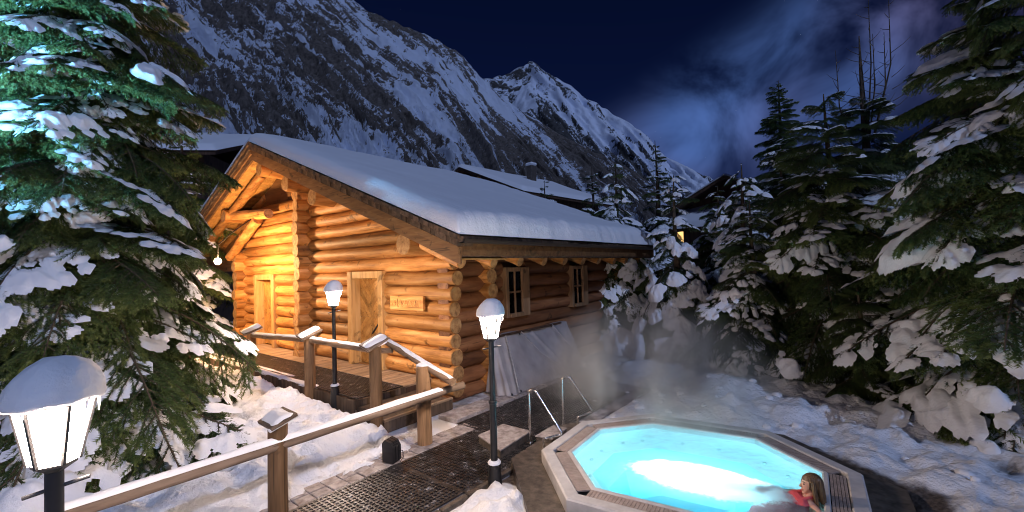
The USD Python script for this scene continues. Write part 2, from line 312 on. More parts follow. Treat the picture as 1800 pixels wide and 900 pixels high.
# ------------------------------------------------------------------ ground
POOL = np.array([(0.34, 6.41), (1.08, 7.50), (2.31, 7.77), (3.86, 6.84), (4.15, 5.40), (3.41, 4.30), (2.18, 4.03), (0.53, 5.04)])
pool_poly = Polygon(POOL)
def ss(a, b, x): t = np.clip((x - a) / (b - a), 0, 1); return t * t * (3 - 2 * t)
def inside_dist(x, y, P):
    """Distance to polygon P, negative inside (P convex, clockwise or not)."""
    c = P.mean(0); d = np.full(np.shape(x), -1e9)
    for a, b in zip(P, np.roll(P, -1, 0)):
        n = np.array([b[1] - a[1], a[0] - b[0]]); n /= np.linalg.norm(n)
        if n @ (a - c) < 0: n = -n
        d = np.maximum(d, (np.asarray(x) - a[0]) * n[0] + (np.asarray(y) - a[1]) * n[1])
    return d
def ground_h(x, y):
    lx, ly = to_local(x, y); P = np.stack([x, y, x * 0], -1)
    lump = meshkit.fbm(P * 1.1, 4, 3) - 0.5; fine = meshkit.fbm(P * 3.4, 3, 5) - 0.5; rid = 1 - np.abs(meshkit.fbm(P * 2.2, 3, 9) - 0.5) * 4
    h = 0.06 + 0.30 * lump + 0.10 * fine
    fq = np.random.default_rng(21)                                  # a trodden line of footprints across the snow field
    for k in range(46):
        u = k / 45; cx0, cy0 = -3.0 - 1.7 * u + 0.22 * fq.normal() + (0.12 if k % 2 else -0.12), 5.9 + 2.9 * u + 0.22 * fq.normal()
        if k > 30: cx0, cy0 = -2.6 + 0.5 * fq.normal(), 6.6 + 0.6 * fq.normal()
        e2 = ((x - cx0) / 0.10) ** 2 + ((y - cy0) / 0.15) ** 2; h = h - 0.085 * np.exp(-e2 ** 2) + 0.03 * np.exp(-((np.sqrt(e2) - 1.35) / 0.25) ** 2)
    left = ss(1.5, 0.4, lx) * ss(-1.6, -2.4, ly)
    rough = 1 - np.abs(meshkit.fbm(P * np.array([5.0, 5.0, 1]), 4, 31) - 0.5) * 4
    h = h + left * (0.02 + 0.17 * ss(0.5, -3.0, lx) + 0.13 * rid + 0.10 * rough)
    h = h + ss(-2.5, -6, lx) * 0.35 * ss(-2.2, -4.5, ly)
    dp = inside_dist(x, y, POOL)
    right = ss(4.4, 5.4, lx) * ss(0.3, 1.6, dp) + ss(1.0, 2.5, dp) * ss(3.4, 4.6, lx) * (1 - ss(4.4, 5.4, lx) * ss(0.3, 1.6, dp))
    h = h + np.clip(right, 0, 1) * (0.10 + 0.16 * lump + 0.16 * fine + 0.05 * rid + 0.05 * ss(2, 8, dp) * 3)
    path = ss(0.25, 0.0, np.maximum(np.maximum(1.62 - lx, lx - 3.28), np.maximum(ly - 3.2, -9 - ly)))
    h = h * (1 - path) + path * (-0.035 + 0.012 * fine)
    porch = ss(0.3, 0.0, np.maximum(np.maximum(-13 - lx, lx - 1.5), np.maximum(-2.0 - ly, ly - 9.0)))
    h = h * (1 - porch) + porch * (-0.06)
    near = ss(0.55, 0.35, dp)
    h = h * (1 - near) + near * (-0.05)
    hd = np.hypot(lx - 3.85, ly + 2.75); h = h + ss(0.62, 0.15, hd) * ss(3.30, 3.55, lx) * (0.09 + 0.25 * lump + 0.40 * fine + 0.08 * rid)
    pit = ss(-0.05, -0.2, dp)
    h = h * (1 - pit) - 1.3 * pit
    far = np.hypot(x, y)
    h = h + ss(20, 120, far) * (6 * (meshkit.fbm(P * 0.02, 3, 21) - 0.4))
    return h
def spaced(a, b, step, lo, hi, grow=1.22):
    c = list(np.arange(a, b + step / 2, step)); s = step
    while c[-1] < hi: s *= grow; c.append(min(c[-1] + s, hi))
    s = step
    while c[0] > lo: s *= grow; c.insert(0, max(c[0] - s, lo))
    return np.array(c)
gx = spaced(-8.0, 9.5, 0.055, -1500, 1500); gy = spaced(2.6, 15.5, 0.055, -400, 1500)
GX, GY = np.meshgrid(gx, gy, indexing='ij')
gz = ground_h(GX, GY)
m_ground = M('ground_snow', {
    'g': ('geometry', {}), 'n': ('noise_texture', dict(scale=7.0, detail=6.0, roughness=0.62)), 'n2': ('noise_texture', dict(scale=1.1, detail=6.0, roughness=0.6, distortion=0.4)),
    'at': ('attribute', dict(attribute='dirt')), 'ad': ('math', dict(math_type='add')), 'mr': ('map_range', dict(range_type='smoothstep', from_min=0.86, from_max=1.12, to_min=0.0, to_max=1.0, clamp=True)),
    'dn': ('noise_texture', dict(scale=22.0, detail=5.0)), 'dr': ('rgb_ramp', dict(ramp=[(0.3, (0.045, 0.034, 0.027)), (0.7, (0.16, 0.13, 0.11))])),
    'c': ('mix', dict(mix_type='mix', color1=(0.85, 0.86, 0.89))), 'b': ('bump', dict(strength=0.8, distance=0.10)),
    'p': ('principled_bsdf', dict(roughness=0.6, specular_ior_level=0.25))},
    [('g.position', 'n.vector'), ('g.position', 'n2.vector'), ('g.position', 'dn.vector'), ('dn.fac', 'dr.fac'), ('at.fac', 'ad.value1'), ('n2.fac', 'ad.value2'), ('ad.value', 'mr.value'), ('mr.result', 'c.fac'),
     ('dr.color', 'c.color2'), ('c.color', 'p.base_color'), ('n.fac', 'b.height'), ('b.normal', 'p.normal')])
GP = np.stack([GX, GY, gz], -1).reshape(-1, 3)
gr = structure('ground', (GP, grid(len(gx), len(gy))), m_ground, True)
lx_, ly_ = to_local(GP[:, 0], GP[:, 1]); dp_ = inside_dist(GP[:, 0], GP[:, 1], POOL)
dirt = 0.50 * ss(0.9, 0.45, dp_) + 0.10 * ss(4.0, 5.0, lx_) * ss(6.0, 2.0, dp_) * ss(0.0, 3.0, lx_ - 0.45 * ly_ - 1.0) + 0.55 * ss(0.35, 0.0, np.maximum(np.maximum(1.62 - lx_, lx_ - 3.28), np.maximum(ly_ - 3.2, -9 - ly_)))
dirt *= 1 - ss(0.75, 0.45, np.hypot(lx_ - 3.85, ly_ + 2.75))
dirt += 0.5 * ss(0.5, 0, np.maximum(np.maximum(0.0 - lx_, lx_ - 1.9), np.maximum(-0.5 - ly_, ly_ - 8))) + 0.22 * ss(6.8, 8.0, lx_) * ss(8, 5, ly_)
UsdGeom.PrimvarsAPI(gr).CreatePrimvar('dirt', Sdf.ValueTypeNames.FloatArray, 'vertex').Set(Vt.FloatArray.FromNumpy(np.clip(dirt, 0, 1).astype(np.float32)))

# ------------------------------------------------------------------ mountains
def mountain(name, sil, az_px, r_base, r_ridge, seed, nth, nt, streak, amp, snow_bias, label_mat, z_base=-4.0, forest=0.0):
    px = np.linspace(az_px[0], az_px[1], nth); sil = np.array(sil, float)
    py = np.interp(px, sil[:, 0], sil[:, 1])
    D = np.array([direction(a, b) for a, b in zip(px, py)]); hor = D[:, :2] / np.linalg.norm(D[:, :2], axis=1, keepdims=True)
    tan_e = D[:, 2] / np.linalg.norm(D[:, :2], axis=1)
    rr = np.interp(px, [p for p, _ in r_ridge], [r for _, r in r_ridge])
    t = np.linspace(0, 1.18, nt)
    T, PX = np.meshgrid(t, px); RR = rr[:, None]; TE = tan_e[:, None]
    rad = r_base + (RR - r_base) * T
    zr = EYE + RR * TE
    prof = np.where(T <= 1, 0.62 * T + 0.38 * T ** 2.2, 1 - (T - 1) * 3.0)
    z = z_base + (zr - z_base) * prof
    s, c = np.sin(streak), np.cos(streak)
    vpx = (1 - T) * (490 - py)[:, None]
    pa, qa = PX * c + vpx * s, -PX * s + vpx * c
    P = np.stack([pa / 120, qa / 30, T * 0], -1)
    warp = meshkit.fbm(np.stack([PX / 60, vpx / 60, PX * 0], -1), 4, seed + 40) - 0.5
    big = meshkit.fbm(P, 5, seed) - 0.5
    qq = qa / 24 + 2.0 * warp + 1.6 * big
    saw = qq - np.floor(qq); led = np.where(saw < 0.55, saw / 0.55, (1 - saw) / 0.45)
    fine0 = meshkit.fbm(np.stack([PX / 14, vpx / 8, PX * 0], -1), 4, seed + 61) - 0.5
    qq2 = qa / 8.5 + 3.2 * warp + 1.5 * fine0 + pa / 160; saw2 = qq2 - np.floor(qq2); led2 = np.where(saw2 < 0.6, saw2 / 0.6, (1 - saw2) / 0.4)
    gul = 1 - np.abs(meshkit.fbm(np.stack([pa / 40, qa / 20, PX * 0], -1), 4, seed + 11) - 0.5) * 4
    fine = meshkit.fbm(np.stack([PX / 9, vpx / 9, PX * 0], -1), 4, seed + 23) - 0.5
    env = np.clip(T * 6, 0, 1) * np.where(T > 1, 0.3, 1) * np.clip((1.02 - T) * 9 + 0.35, 0, 1)
    disp = amp * env * (1.3 * big + 0.34 * led + 0.07 * led2 + 0.20 * gul + 0.20 * fine)
    x = hor[:, 0:1] * (rad - disp * 1.2); y = hor[:, 1:2] * (rad - disp * 1.2); z = z + disp * 0.55
    snow = 0.49 + 0.16 * (0.5 - led) + 0.12 * (0.5 - led2) + 0.9 * (meshkit.fbm(np.stack([pa / 55, qa / 11, PX * 0], -1), 5, seed + 5) - 0.5) + 1.5 * (meshkit.fbm(np.stack([pa / 150, qa / 55, PX * 0], -1), 4, seed + 6) - 0.5) + 0.7 * fine + 0.10 * (gul - 0.6) + snow_bias(PX, T)
    V = np.stack([x, y, z], -1).reshape(-1, 3)
    f = grid(nth, nt)[:, ::-1]
    m = structure(name, (V, f), label_mat, True)
    UsdGeom.PrimvarsAPI(m).CreatePrimvar('ledge', Sdf.ValueTypeNames.FloatArray, 'vertex').Set(Vt.FloatArray.FromNumpy((qa / 13 + 2.2 * warp + 1.6 * big + 0.5 * fine0).astype(np.float32).ravel()))
    UsdGeom.PrimvarsAPI(m).CreatePrimvar('snow', Sdf.ValueTypeNames.FloatArray, 'vertex').Set(Vt.FloatArray.FromNumpy(np.clip(snow, 0, 1).astype(np.float32).ravel()))
    return m
def mountain_mat(name, rock_a, rock_b, nsc):
    return M(name, {'g': ('geometry', {}), 'at': ('attribute', dict(attribute='snow')), 'al': ('attribute', dict(attribute='ledge')), 'n': ('noise_texture', dict(scale=nsc, detail=7.0, roughness=0.68)), 'ad': ('math', dict(math_type='multiply_add', value2=1.0)),
                    'lf': ('math', dict(math_type='multiply_add', value2=2.2)), 'lfr': ('math', dict(math_type='fraction')), 'lr': ('map_range', dict(range_type='smoothstep', from_min=0.55, from_max=0.98, to_min=-0.05, to_max=0.30, clamp=True)), 'ad2': ('math', dict(math_type='add')),
                    'mr': ('map_range', dict(range_type='smoothstep', from_min=0.99, from_max=1.05, to_min=0.0, to_max=1.0, clamp=True)),
                    'n2': ('noise_texture', dict(scale=nsc * 2.2, detail=6.0, roughness=0.7)), 'r': ('rgb_ramp', dict(ramp=[(0.3, rock_a), (0.7, rock_b)])), 'c': ('mix', dict(mix_type='mix', color2=(0.74, 0.80, 0.93))),
                    'b': ('bump', dict(strength=1.0, distance=4.0)), 'p': ('principled_bsdf', dict(roughness=0.85, specular_ior_level=0.1))},
             [('g.position', 'n.vector'), ('g.position', 'n2.vector'), ('n.fac', 'ad.value1'), ('at.fac', 'ad.value3'), ('n2.fac', 'lf.value1'), ('al.fac', 'lf.value3'), ('lf.value', 'lfr.value1'), ('lfr.value', 'lr.value'), ('ad.value', 'ad2.value1'), ('lr.result', 'ad2.value2'),
              ('ad2.value', 'mr.value'), ('n2.fac', 'r.fac'), ('r.color', 'c.color1'), ('mr.result', 'c.fac'), ('c.color', 'p.base_color'),
              ('n2.fac', 'b.height'), ('b.normal', 'p.normal')])
m_mount = mountain_mat('cliff_rock', (0.055, 0.047, 0.042), (0.25, 0.215, 0.19), 0.11)
m_peak = mountain_mat('peak_rock', (0.03, 0.03, 0.032), (0.13, 0.125, 0.12), 0.035)
sil_near = [(-900, -420), (-300, -330), (0, -260), (250, -150), (430, -80), (560, -30), (612, 0), (640, 22), (668, 34), (700, 45), (735, 58), (770, 72), (800, 95), (818, 112), (836, 132), (856, 152), (880, 172), (905, 190), (940, 212), (985, 238), (1030, 262), (1090, 292), (1150, 330), (1230, 372), (1330, 405)]
mountain('mountain', sil_near, (-900, 1330), 130.0, [(-900, 620), (600, 760), (900, 820), (1330, 600)], 3, 900, 400, 0.50, 20.0,
         lambda PX, T: -0.02 - 0.06 * ss(0.55, 0.9, T) + 0.10 * ss(0.5, 0.2, T) - 0.34 * ss(860, 1010, PX) * ss(0.85, 0.3, T), m_mount)
sil_peak = [(560, 90), (700, 120), (800, 140), (862, 145), (880, 138), (897, 136), (910, 126), (922, 120), (930, 112), (938, 114), (948, 122), (962, 133), (985, 146), (1005, 158), (1022, 172), (1045, 184), (1065, 195), (1085, 206), (1105, 218), (1125, 230), (1145, 247), (1160, 268), (1178, 286), (1205, 300), (1240, 312), (1300, 335), (1420, 380), (1560, 420), (2000, 430), (2600, 430)]
mountain('mountain_peak', sil_peak, (560, 2600), 900.0, [(560, 2600), (930, 2600), (1200, 2000), (2600, 1800)], 19, 640, 230, 0.55, 60.0,
         lambda PX, T: 0.22 * ss(0.62, 0.85, T) - 0.22 * ss(0.7, 0.4, T), m_peak, -20.0)

# ------------------------------------------------------------------ log cabin (cabin frame: x right along the gable wall, y back along the side wall)
cabin = cthing('log_cabin', 'orange log cabin with snow covered gable roof beside the deck', 'cabin')
RX, RZ, RS, RF, EV, RB = -7.844, 7.198, 0.387, -1.0, 1.443, 8.66        # ridge x, ridge top z, slope, front edge y, eave x, back edge y
def roof_top(x): return RZ - RS * np.abs(x - RX)
def log(p0, p1, r, mat, ends=(True, True), seed=0, name='log', n=14):
    p0, p1 = np.asarray(p0, float), np.asarray(p1, float); L = np.linalg.norm(p1 - p0); k = max(3, int(L / 0.45) + 2); t = np.linspace(0, 1, k)[:, None]
    q = np.random.default_rng(seed + 991); wobv = (q.random((k, 3)) - 0.5) * 0.022; wobv[[0, -1]] *= 0.3
    rr = r * (1.0 + 0.05 * (q.random() - 0.5) + 0.06 * (t[:, 0] - 0.5) * q.choice([-1, 1]) + 0.035 * (q.random(k) - 0.5))
    o = part(name, tube(p0 + (p1 - p0) * t + wobv, rr, n, True, 0.012), mat, cabin, 40)
    d = (p1 - p0) / L
    for e, (on, pt, rad, s) in enumerate(((ends[0], p0 + wobv[0], rr[0], -1), (ends[1], p1 + wobv[-1], rr[-1], 1))):
        if on:
            part('end_face', tube([pt + d * s * 0.001, pt + d * s * 0.004], rad - 0.015, n), m_endg, o)
    return o
DOORS = [(-3.70, -2.117), (-9.845, -8.262)]; DZ0, DZ1 = 0.44, 2.93
WINS = [(1.79, 2.75), (4.99, 5.93)]; WZ0, WZ1 = 1.64, 2.92
CH = 0.35
sd = 0
def segments(lo, hi, holes):
    out, a = [], lo
    for h0, h1 in sorted(holes):
        if h0 > a: out.append((a, min(h0, hi)))
        a = max(a, h1)
    if a < hi: out.append((a, hi))
    return [s for s in out if s[1] - s[0] > 0.1]
for k in range(0, 15):                                              # gable wall
    z = 0.27 + CH * k
    half = (RZ - 0.52 - z) / RS
    lo, hi = max(-11.35, RX - half), min(0.30 + 0.05 * rng.standard_normal(), RX + half)
    if hi - lo < 0.6: break
    holes = [d for d in DOORS] if DZ0 - 0.1 < z < DZ1 + 0.10 else []
    # the cross wall's own logs show between -6.3 and -5.9
    for a, b in segments(lo, hi, holes + [(-6.22, -5.98)]):
        sd += 1
        log((a, 0, z), (b, 0, z), 0.181, m_logx, (True, b > -0.5 or b < RX or (holes and True)), sd)
for k in range(0, 17):                                              # cross wall stub in the gable
    z = 0.10 + CH * k
    if z > roof_top(-6.1) - 0.75: break
    sd += 1; log((-6.10, -0.46 - 0.06 * rng.random(), z), (-6.10, 0.9, z), 0.20, m_logy, (True, False), sd)
for k in range(0, 11):                                              # left end wall stub, left of the first door
    z = 0.10 + CH * k
    sd += 1; log((-11.05, -0.42 - 0.06 * rng.random(), z), (-11.05, 1.8, z), 0.20, m_logy, (True, False), sd)
    sd += 1; log((-17.0, 1.75, z + 0.17), (-10.7, 1.75, z + 0.17), 0.19, m_logx, (False, True), sd)
for k in range(0, 10):                                              # side wall
    z = 0.10 + CH * k
    holes = WINS if WZ0 - 0.08 < z < WZ1 + 0.08 else []
    for a, b in segments(-0.12, 8.35, holes):
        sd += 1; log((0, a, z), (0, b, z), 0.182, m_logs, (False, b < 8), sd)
for yy, k0 in ((1.18, 0), (8.0, 0)):                                # cross wall ends and back corner on the side wall
    for k in range(k0, 9):
        z = 0.27 + CH * k
        sd += 1; log((-1.0, yy, z), (0.30 + 0.06 * rng.random(), yy, z), 0.195, m_logx, (False, True), sd)
for x, ye in ((-0.49, -0.80), (-4.44, -0.80), (-5.92, -0.85), (RX, -0.80), (-11.0, -0.8)):      # purlins carrying the overhang
    sd += 1; log((x, ye, roof_top(x) - 0.86), (x, 2.0, roof_top(x) - 0.86), 0.235, m_logy, (True, False), sd, 'purlin')
def sl(x, off): return (x, roof_top(x) - off)
for x0, x1, y, r in ((-8.2, -13.4, -0.55, 0.15), (-9.6, -13.6, 0.15, 0.15)):                    # log rafters under the left slope
    sd += 1; log((x0, y, roof_top(x0) - 0.80), (x1, y, roof_top(x1) - 0.80), r, m_logx, (True, True), sd, 'rafter_log')
sd += 1; log((-11.4, -0.5, 5.18), (-7.9, -0.5, 4.92), 0.17, m_logx, (True, True), sd, 'tie_beam')
sd += 1; log((-11.3, -0.5, 3.60), (-8.75, -0.5, 4.80), 0.16, m_logx, (True, True), sd, 'brace')
for k in range(10):                                                 # rafter tails under the right eave
    y = -0.55 + 0.98 * k; x0, x1 = -0.1, 1.02 + 0.05 * rng.random()
    sd += 1; log((x0, y, roof_top(x0) - 0.72), (x1, y, roof_top(x1) - 0.72), 0.125, m_logx, (False, True), sd, 'rafter_tail', 12)
# soffit boards under the overhang: real boards running across the slope
def slope_box(xa, xb, ya, yb, o0, o1):
    """a box lying on the roof slope between x=xa and x=xb, offsets o0..o1 below the top."""
    pts = [(x, y, float(roof_top(x)) - o) for x in (xa, xb) for y in (ya, yb) for o in (o0, o1)]
    return np.array(pts), np.array([[0, 1, 3], [0, 3, 2], [4, 6, 7], [4, 7, 5], [0, 4, 5], [0, 5, 1], [2, 3, 7], [2, 7, 6], [0, 2, 6], [0, 6, 4], [1, 5, 7], [1, 7, 3]])
XL = 2 * RX - EV
xs = np.arange(RX, EV - 0.05, 0.155)
for xa in xs:
    part('soffit_board', slope_box(xa + 0.004, min(xa + 0.151, EV - 0.02), RF + 0.06, 0.35, 0.50, 0.53), m_soffit, cabin)
for xa in np.arange(RX, RX - 7.4, -0.155):
    part('soffit_board', slope_box(xa - 0.004, xa - 0.151, RF + 0.06, 1.6, 0.50, 0.53), m_soffit, cabin)
part('roof_deck', cat(slope_box(RX, EV, RF + 0.05, RB, 0.06, 0.46), slope_box(XL, RX, RF + 0.05, RB, 0.06, 0.46), slope_box(0.35, EV - 0.03, 0.36, RB, 0.46, 0.50)), m_shingle, cabin)
for xa, xb in ((RX, EV + 0.02), (RX, XL)):                           # bargeboards and layered shingles at the gable edge
    n = 9; X = np.linspace(xa, xb, n)
    part('bargeboard', slope_box(xa, xb, RF, RF + 0.05, 0.27, 0.60), m_fascia, cabin)
    part('bargeboard_moulding', slope_box(xa, xb, RF - 0.04, RF + 0.0, 0.27, 0.40), m_fascia, cabin)
    S = np.linspace(xa, xb, 64)
    for a, b in zip(S[:-1], S[1:]):
        d = 0.03 * rng.random(3)
        part('shingle', slope_box(a, a + (b - a) * 1.04, RF - 0.10 - d[0], RF + 0.35, 0.02 + 0.02 * rng.random(), 0.125), m_shingle, cabin)
        part('shingle', slope_box(a, a + (b - a) * 1.04, RF - 0.06 - d[1], RF + 0.35, 0.13, 0.25 + 0.012 * rng.random()), m_shingle, cabin)
zE = float(roof_top(EV))
S = np.arange(RF - 0.05, RB, 0.24)
for a in S: part('shingle', mv(slope_box(EV - 0.45, EV + 0.07 + 0.02 * rng.random(), a, a + 0.232, 0.05, 0.16)), m_shingle, cabin)
part('eave_board', bx(EV - 0.02, RF + 0.06, zE - 0.44, EV + 0.02, RB, zE - 0.17, 0.006), m_fascia, cabin)
th = np.linspace(PI, 2 * PI, 9); gp = np.array([(0.075 * math.cos(t), 0.075 * math.sin(t)) for t in th]); gp = np.vstack([gp, gp[::-1] * 0.88])
ys = np.array([RF - 0.02, RB]); gv = np.array([[EV + 0.11 + a, y, zE - 0.14 + b] for y in ys for a, b in gp]); ng = len(gp); i = np.arange(ng)
gq = np.stack([i, (i + 1) % ng, (i + 1) % ng + ng, i + ng], 1)
part('gutter', (gv, gq), plain('gutter_metal', (0.10, 0.075, 0.055), 0.35, metallic=0.6), cabin, 50)
# snow blanket
def roof_snow():
    x = np.unique(np.r_[np.linspace(XL - 0.10, RX - 0.4, 60), np.linspace(RX - 0.4, RX + 0.4, 17), np.linspace(RX + 0.4, EV - 0.35, 70), np.linspace(EV - 0.35, EV + 0.12, 14)])
    y = np.unique(np.r_[np.linspace(RF - 0.10, RF + 0.5, 16), np.linspace(RF + 0.5, RB - 0.4, 80), np.linspace(RB - 0.4, RB + 0.10, 12)])
    Xg, Yg = np.meshgrid(x, y, indexing='ij'); P = np.stack([Xg, Yg, 0 * Xg], -1)
    e = np.minimum(np.minimum(Xg - x[0], x[-1] - Xg), np.minimum(Yg - y[0], y[-1] - Yg))
    big = 1.5 * (meshkit.fbm(P * 0.55, 4, 2) - 0.5); fin = meshkit.fbm(P * 4.0, 4, 4) - 0.5
    comb = (meshkit.fbm(P * np.array([2.0, 16.0, 1]), 3, 6) - 0.5) * ss(1.1, 0.2, x[-1] - Xg)
    ef = np.clip((Yg - y[0]) / 1.0, 0, 1)
    th = (0.43 + 0.10 * big + 0.035 * fin + 0.07 * comb) * np.sqrt(np.clip(1 - (1 - np.clip(e / 0.26, 0, 1)) ** 2, 0, 1)) * (0.62 + 0.38 * np.sqrt(1 - (1 - ef) ** 2)) + 0.004
    base = RZ - RS * np.sqrt((Xg - RX) ** 2 + 0.10)
    base = np.maximum(base, RZ - RS * np.abs(Xg - RX)) * 0 + RZ - RS * np.abs(Xg - RX)
    top = base + th - 0.05 * np.exp(-((Xg - RX) / 0.25) ** 2)
    top = np.maximum(top, base + 0.003)
    Xg = Xg + ss(0.35, 0.0, x[-1] - Xg) * 0.14 * (meshkit.fbm(np.stack([Yg * 1.6, Yg * 0, Yg * 0 + 3], -1), 4, 15) - 0.5)
    n = Xg.size; V = np.vstack([np.stack([Xg, Yg, top], -1).reshape(-1, 3), np.stack([Xg, Yg, base - 0.004], -1).reshape(-1, 3)])
    f = grid(len(x), len(y)); return V, np.vstack([f, f[:, ::-1] + n])
part('roof_snow', roof_snow(), m_snow, cabin, True)
part('ridge_board', bx(RX - 0.03, RF + 0.3, RZ - 0.62, RX + 0.03, RB, RZ - 0.03), m_fascia, cabin)
part('back_wall', cat(bx(-17, 8.1, 0, -0.2, 8.25, 3.3), bx(-17.0, 2.0, 0, -16.8, 8.1, 3.3)), m_darkwood, cabin)
v, f = prism(Polygon([(-15.6, 3.1), (-0.2, 3.1), (RX, 6.65)]), 0.10, 0.16); part('gable_filling', (np.c_[v[:, 0], v[:, 2], v[:, 1]], f[:, ::-1]), m_fascia, cabin)
part('inner_wall', bx(-11, 0.28, 0.3, -0.28, 0.34, 3.2), m_darkwood, cabin)
part('inner_wall', bx(-0.34, 0.35, 0.3, -0.28, 8.0, 3.2), m_darkwood, cabin)
# doors with chevron boards
for di, (a, b) in enumerate(DOORS):
    fw = 0.19
    fr = part('door_frame', bx(a, -0.24, DZ0, a + fw, 0.14, DZ1, 0.012), m_frame, cabin)
    part('jamb', bx(b - fw, -0.24, DZ0, b, 0.14, DZ1, 0.012), m_frame, fr)
    part('lintel', bx(a + fw + 0.002, -0.22, DZ1 - fw, b - fw - 0.002, 0.14, DZ1, 0.012), m_frame, fr)
    if di == 0: part('stop', bx(b - fw - 0.13, -0.02, DZ0, b - fw - 0.002, 0.12, DZ1 - fw - 0.002), plain('recess_wood', (0.16, 0.08, 0.03), 0.6), fr)
    xa, xb, za, zb = a + fw + 0.01, b - fw - (0.14 if di == 0 else 0.01), DZ0 + 0.03, DZ1 - fw - 0.01
    door = part('door', bx(xa, 0.055, za, xb, 0.09, zb), m_darkwood, cabin)
    xm, zm = (xa + xb) / 2, (za + zb) / 2 + 0.1
    for (qx0, qx1, qz0, qz1, sgn) in ((xa, xm, zm, zb, -1), (xm, xb, zm, zb, 1), (xa, xm, za, zm, 1), (xm, xb, za, zm, -1)):
        quad = sbox(qx0 + 0.003, qz0 + 0.003, qx1 - 0.003, qz1 - 0.003); w = 0.135
        for c in np.arange(-4, 8, w * 1.414):
            s = affinity.rotate(sbox(-4, -w / 2 + 0.004, 4, w / 2 - 0.004), 45 * sgn, origin=(0, 0)); s = affinity.translate(s, qx0, qz0 + c - 2)
            g = quad.intersection(s)
            for gg in getattr(g, 'geoms', [g]):
                if gg.area > 0.004 and gg.geom_type == 'Polygon':
                    v, f = prism(gg, 0, 0.025); part('door_board', (np.c_[v[:, 0], 0.055 - v[:, 2], v[:, 1]], f[:, ::-1]), m_board, door)
    hx = xb - 0.10
    part('handle', cat(tube([(hx, 0.03, 1.45), (hx, -0.05, 1.42), (hx, -0.05, 1.24), (hx, 0.03, 1.20)], 0.014, 8), bx(hx - 0.025, 0.022, 1.12, hx + 0.025, 0.034, 1.52)), m_black, door)
    if di == 0: part('strap_bar', tube([(xb - 0.46, -0.0, 1.28), (xb - 0.02, -0.03, 1.66)], 0.02, 8), m_black, door)
# windows on the side wall
for (a, b) in WINS:
    w = part('window', cat(bx(-0.12, a, WZ0, 0.27, a + 0.11, WZ1, 0.01), bx(-0.12, b - 0.30, WZ0, 0.29, b, WZ1, 0.01), bx(-0.12, a + 0.112, WZ1 - 0.11, 0.26, b - 0.302, WZ1, 0.01), bx(-0.12, a + 0.112, WZ0, 0.31, b - 0.302, WZ0 + 0.10, 0.01)), m_logz, cabin, label='brown wooden window with cross bars and pale lit curtain')
    xm = (a + 0.11 + b - 0.30) / 2; zm = (WZ0 + WZ1) / 2
    part('glazing_bar', bx(0.205, xm - 0.022, WZ0 + 0.1, 0.25, xm + 0.022, WZ1 - 0.11), m_logz, w)
    part('glazing_bar', bx(0.207, a + 0.11, zm - 0.022, 0.248, b - 0.30, zm + 0.022), m_logz, w)
    for (p, q) in ((a + 0.11, xm - 0.022), (xm + 0.022, b - 0.30)):
        for (r, s) in ((WZ0 + 0.10, zm - 0.022), (zm + 0.022, WZ1 - 0.11)):
            part('pane', bx(0.222, p, r, 0.228, q, s), m_glass, w)
    nn = 40; yy = np.linspace(a + 0.11, b - 0.30, nn); cx_ = 0.165 + 0.015 * np.sin(np.linspace(0, 38, nn))
    gap = np.abs(yy - xm) < 0.035
    V = np.array([[c, y, z] for c, y in zip(cx_, yy) for z in (WZ0 + 0.1, WZ1 - 0.12)])
    part('curtain', (V, grid(nn, 2)), m_curtain, w)
# carved board between door and corner
sb = part('carved_board', bx(-1.74, -0.27, 1.98, -0.50, -0.20, 2.32, 0.008), m_logx, cabin, label='pale carved name board on the gable logs')
q = np.random.default_rng(5)
for k in range(22):
    cx_ = -1.62 + 0.048 * k; a = q.uniform(-1, 1); part('carved_stroke', mv(bx(-0.012, -0.004, -0.055 - 0.05 * q.random(), 0.012, 0.004, 0.055 + 0.05 * q.random()), Rotation.from_euler('y', a * 45, degrees=True).as_matrix(), (cx_, -0.272, 2.15)), m_logx, sb)

# wall lamp under the left eave
wl = cthing('wall_lamp', 'small bright lamp glowing under the left eave of the cabin', 'lamp', (-7.97, -1.95, 3.37))
part('bulb', lathe([(0.001, -0.10), (0.06, -0.085), (0.10, 0), (0.06, 0.085), (0.001, 0.10)], 14), m_wlamp, wl, True)
part('bracket', tube([(0, 0, 0.08), (0, 0.02, 0.5), (0, 0.35, 0.85), (0, 0.95, 1.35)], 0.015, 6), m_black, wl)

# ------------------------------------------------------------------ deck, steps
deck = cthing('timber_deck', 'raised timber deck with dark mat along the gable wall', 'deck', (-0.45, -2.06, 0))
DK = 0.44; ox, oy = 0.45, 2.06          # deck-local offsets of the cabin origin
for k in range(88):
    x1 = 0.0 - 0.135 * k
    part('deck_board', bx(x1 - 0.131, oy - 0.90, DK - 0.04, x1, oy - 0.02, DK + 0.004 * rng.random(), 0.003), m_deck, deck)
part('deck_frame', bx(-12.0, 0.03, DK - 0.20, 0.0, oy - 0.02, DK - 0.045), m_darkwood, deck)
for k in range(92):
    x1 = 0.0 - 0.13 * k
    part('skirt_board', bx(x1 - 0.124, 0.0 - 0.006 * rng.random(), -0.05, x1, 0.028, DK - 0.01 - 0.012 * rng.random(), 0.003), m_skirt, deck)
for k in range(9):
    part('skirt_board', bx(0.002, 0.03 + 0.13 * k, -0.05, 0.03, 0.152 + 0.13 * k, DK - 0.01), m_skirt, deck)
part('deck_snow', cat(snow_strip((-11.5, 0.10, DK), (-1.6, 0.10, DK), 0.10, 0.035, 3, 90), snow_strip((-11.5, 0.30, DK), (-3.0, 0.26, DK), 0.14, 0.02, 8, 80)), m_snow, deck, True)
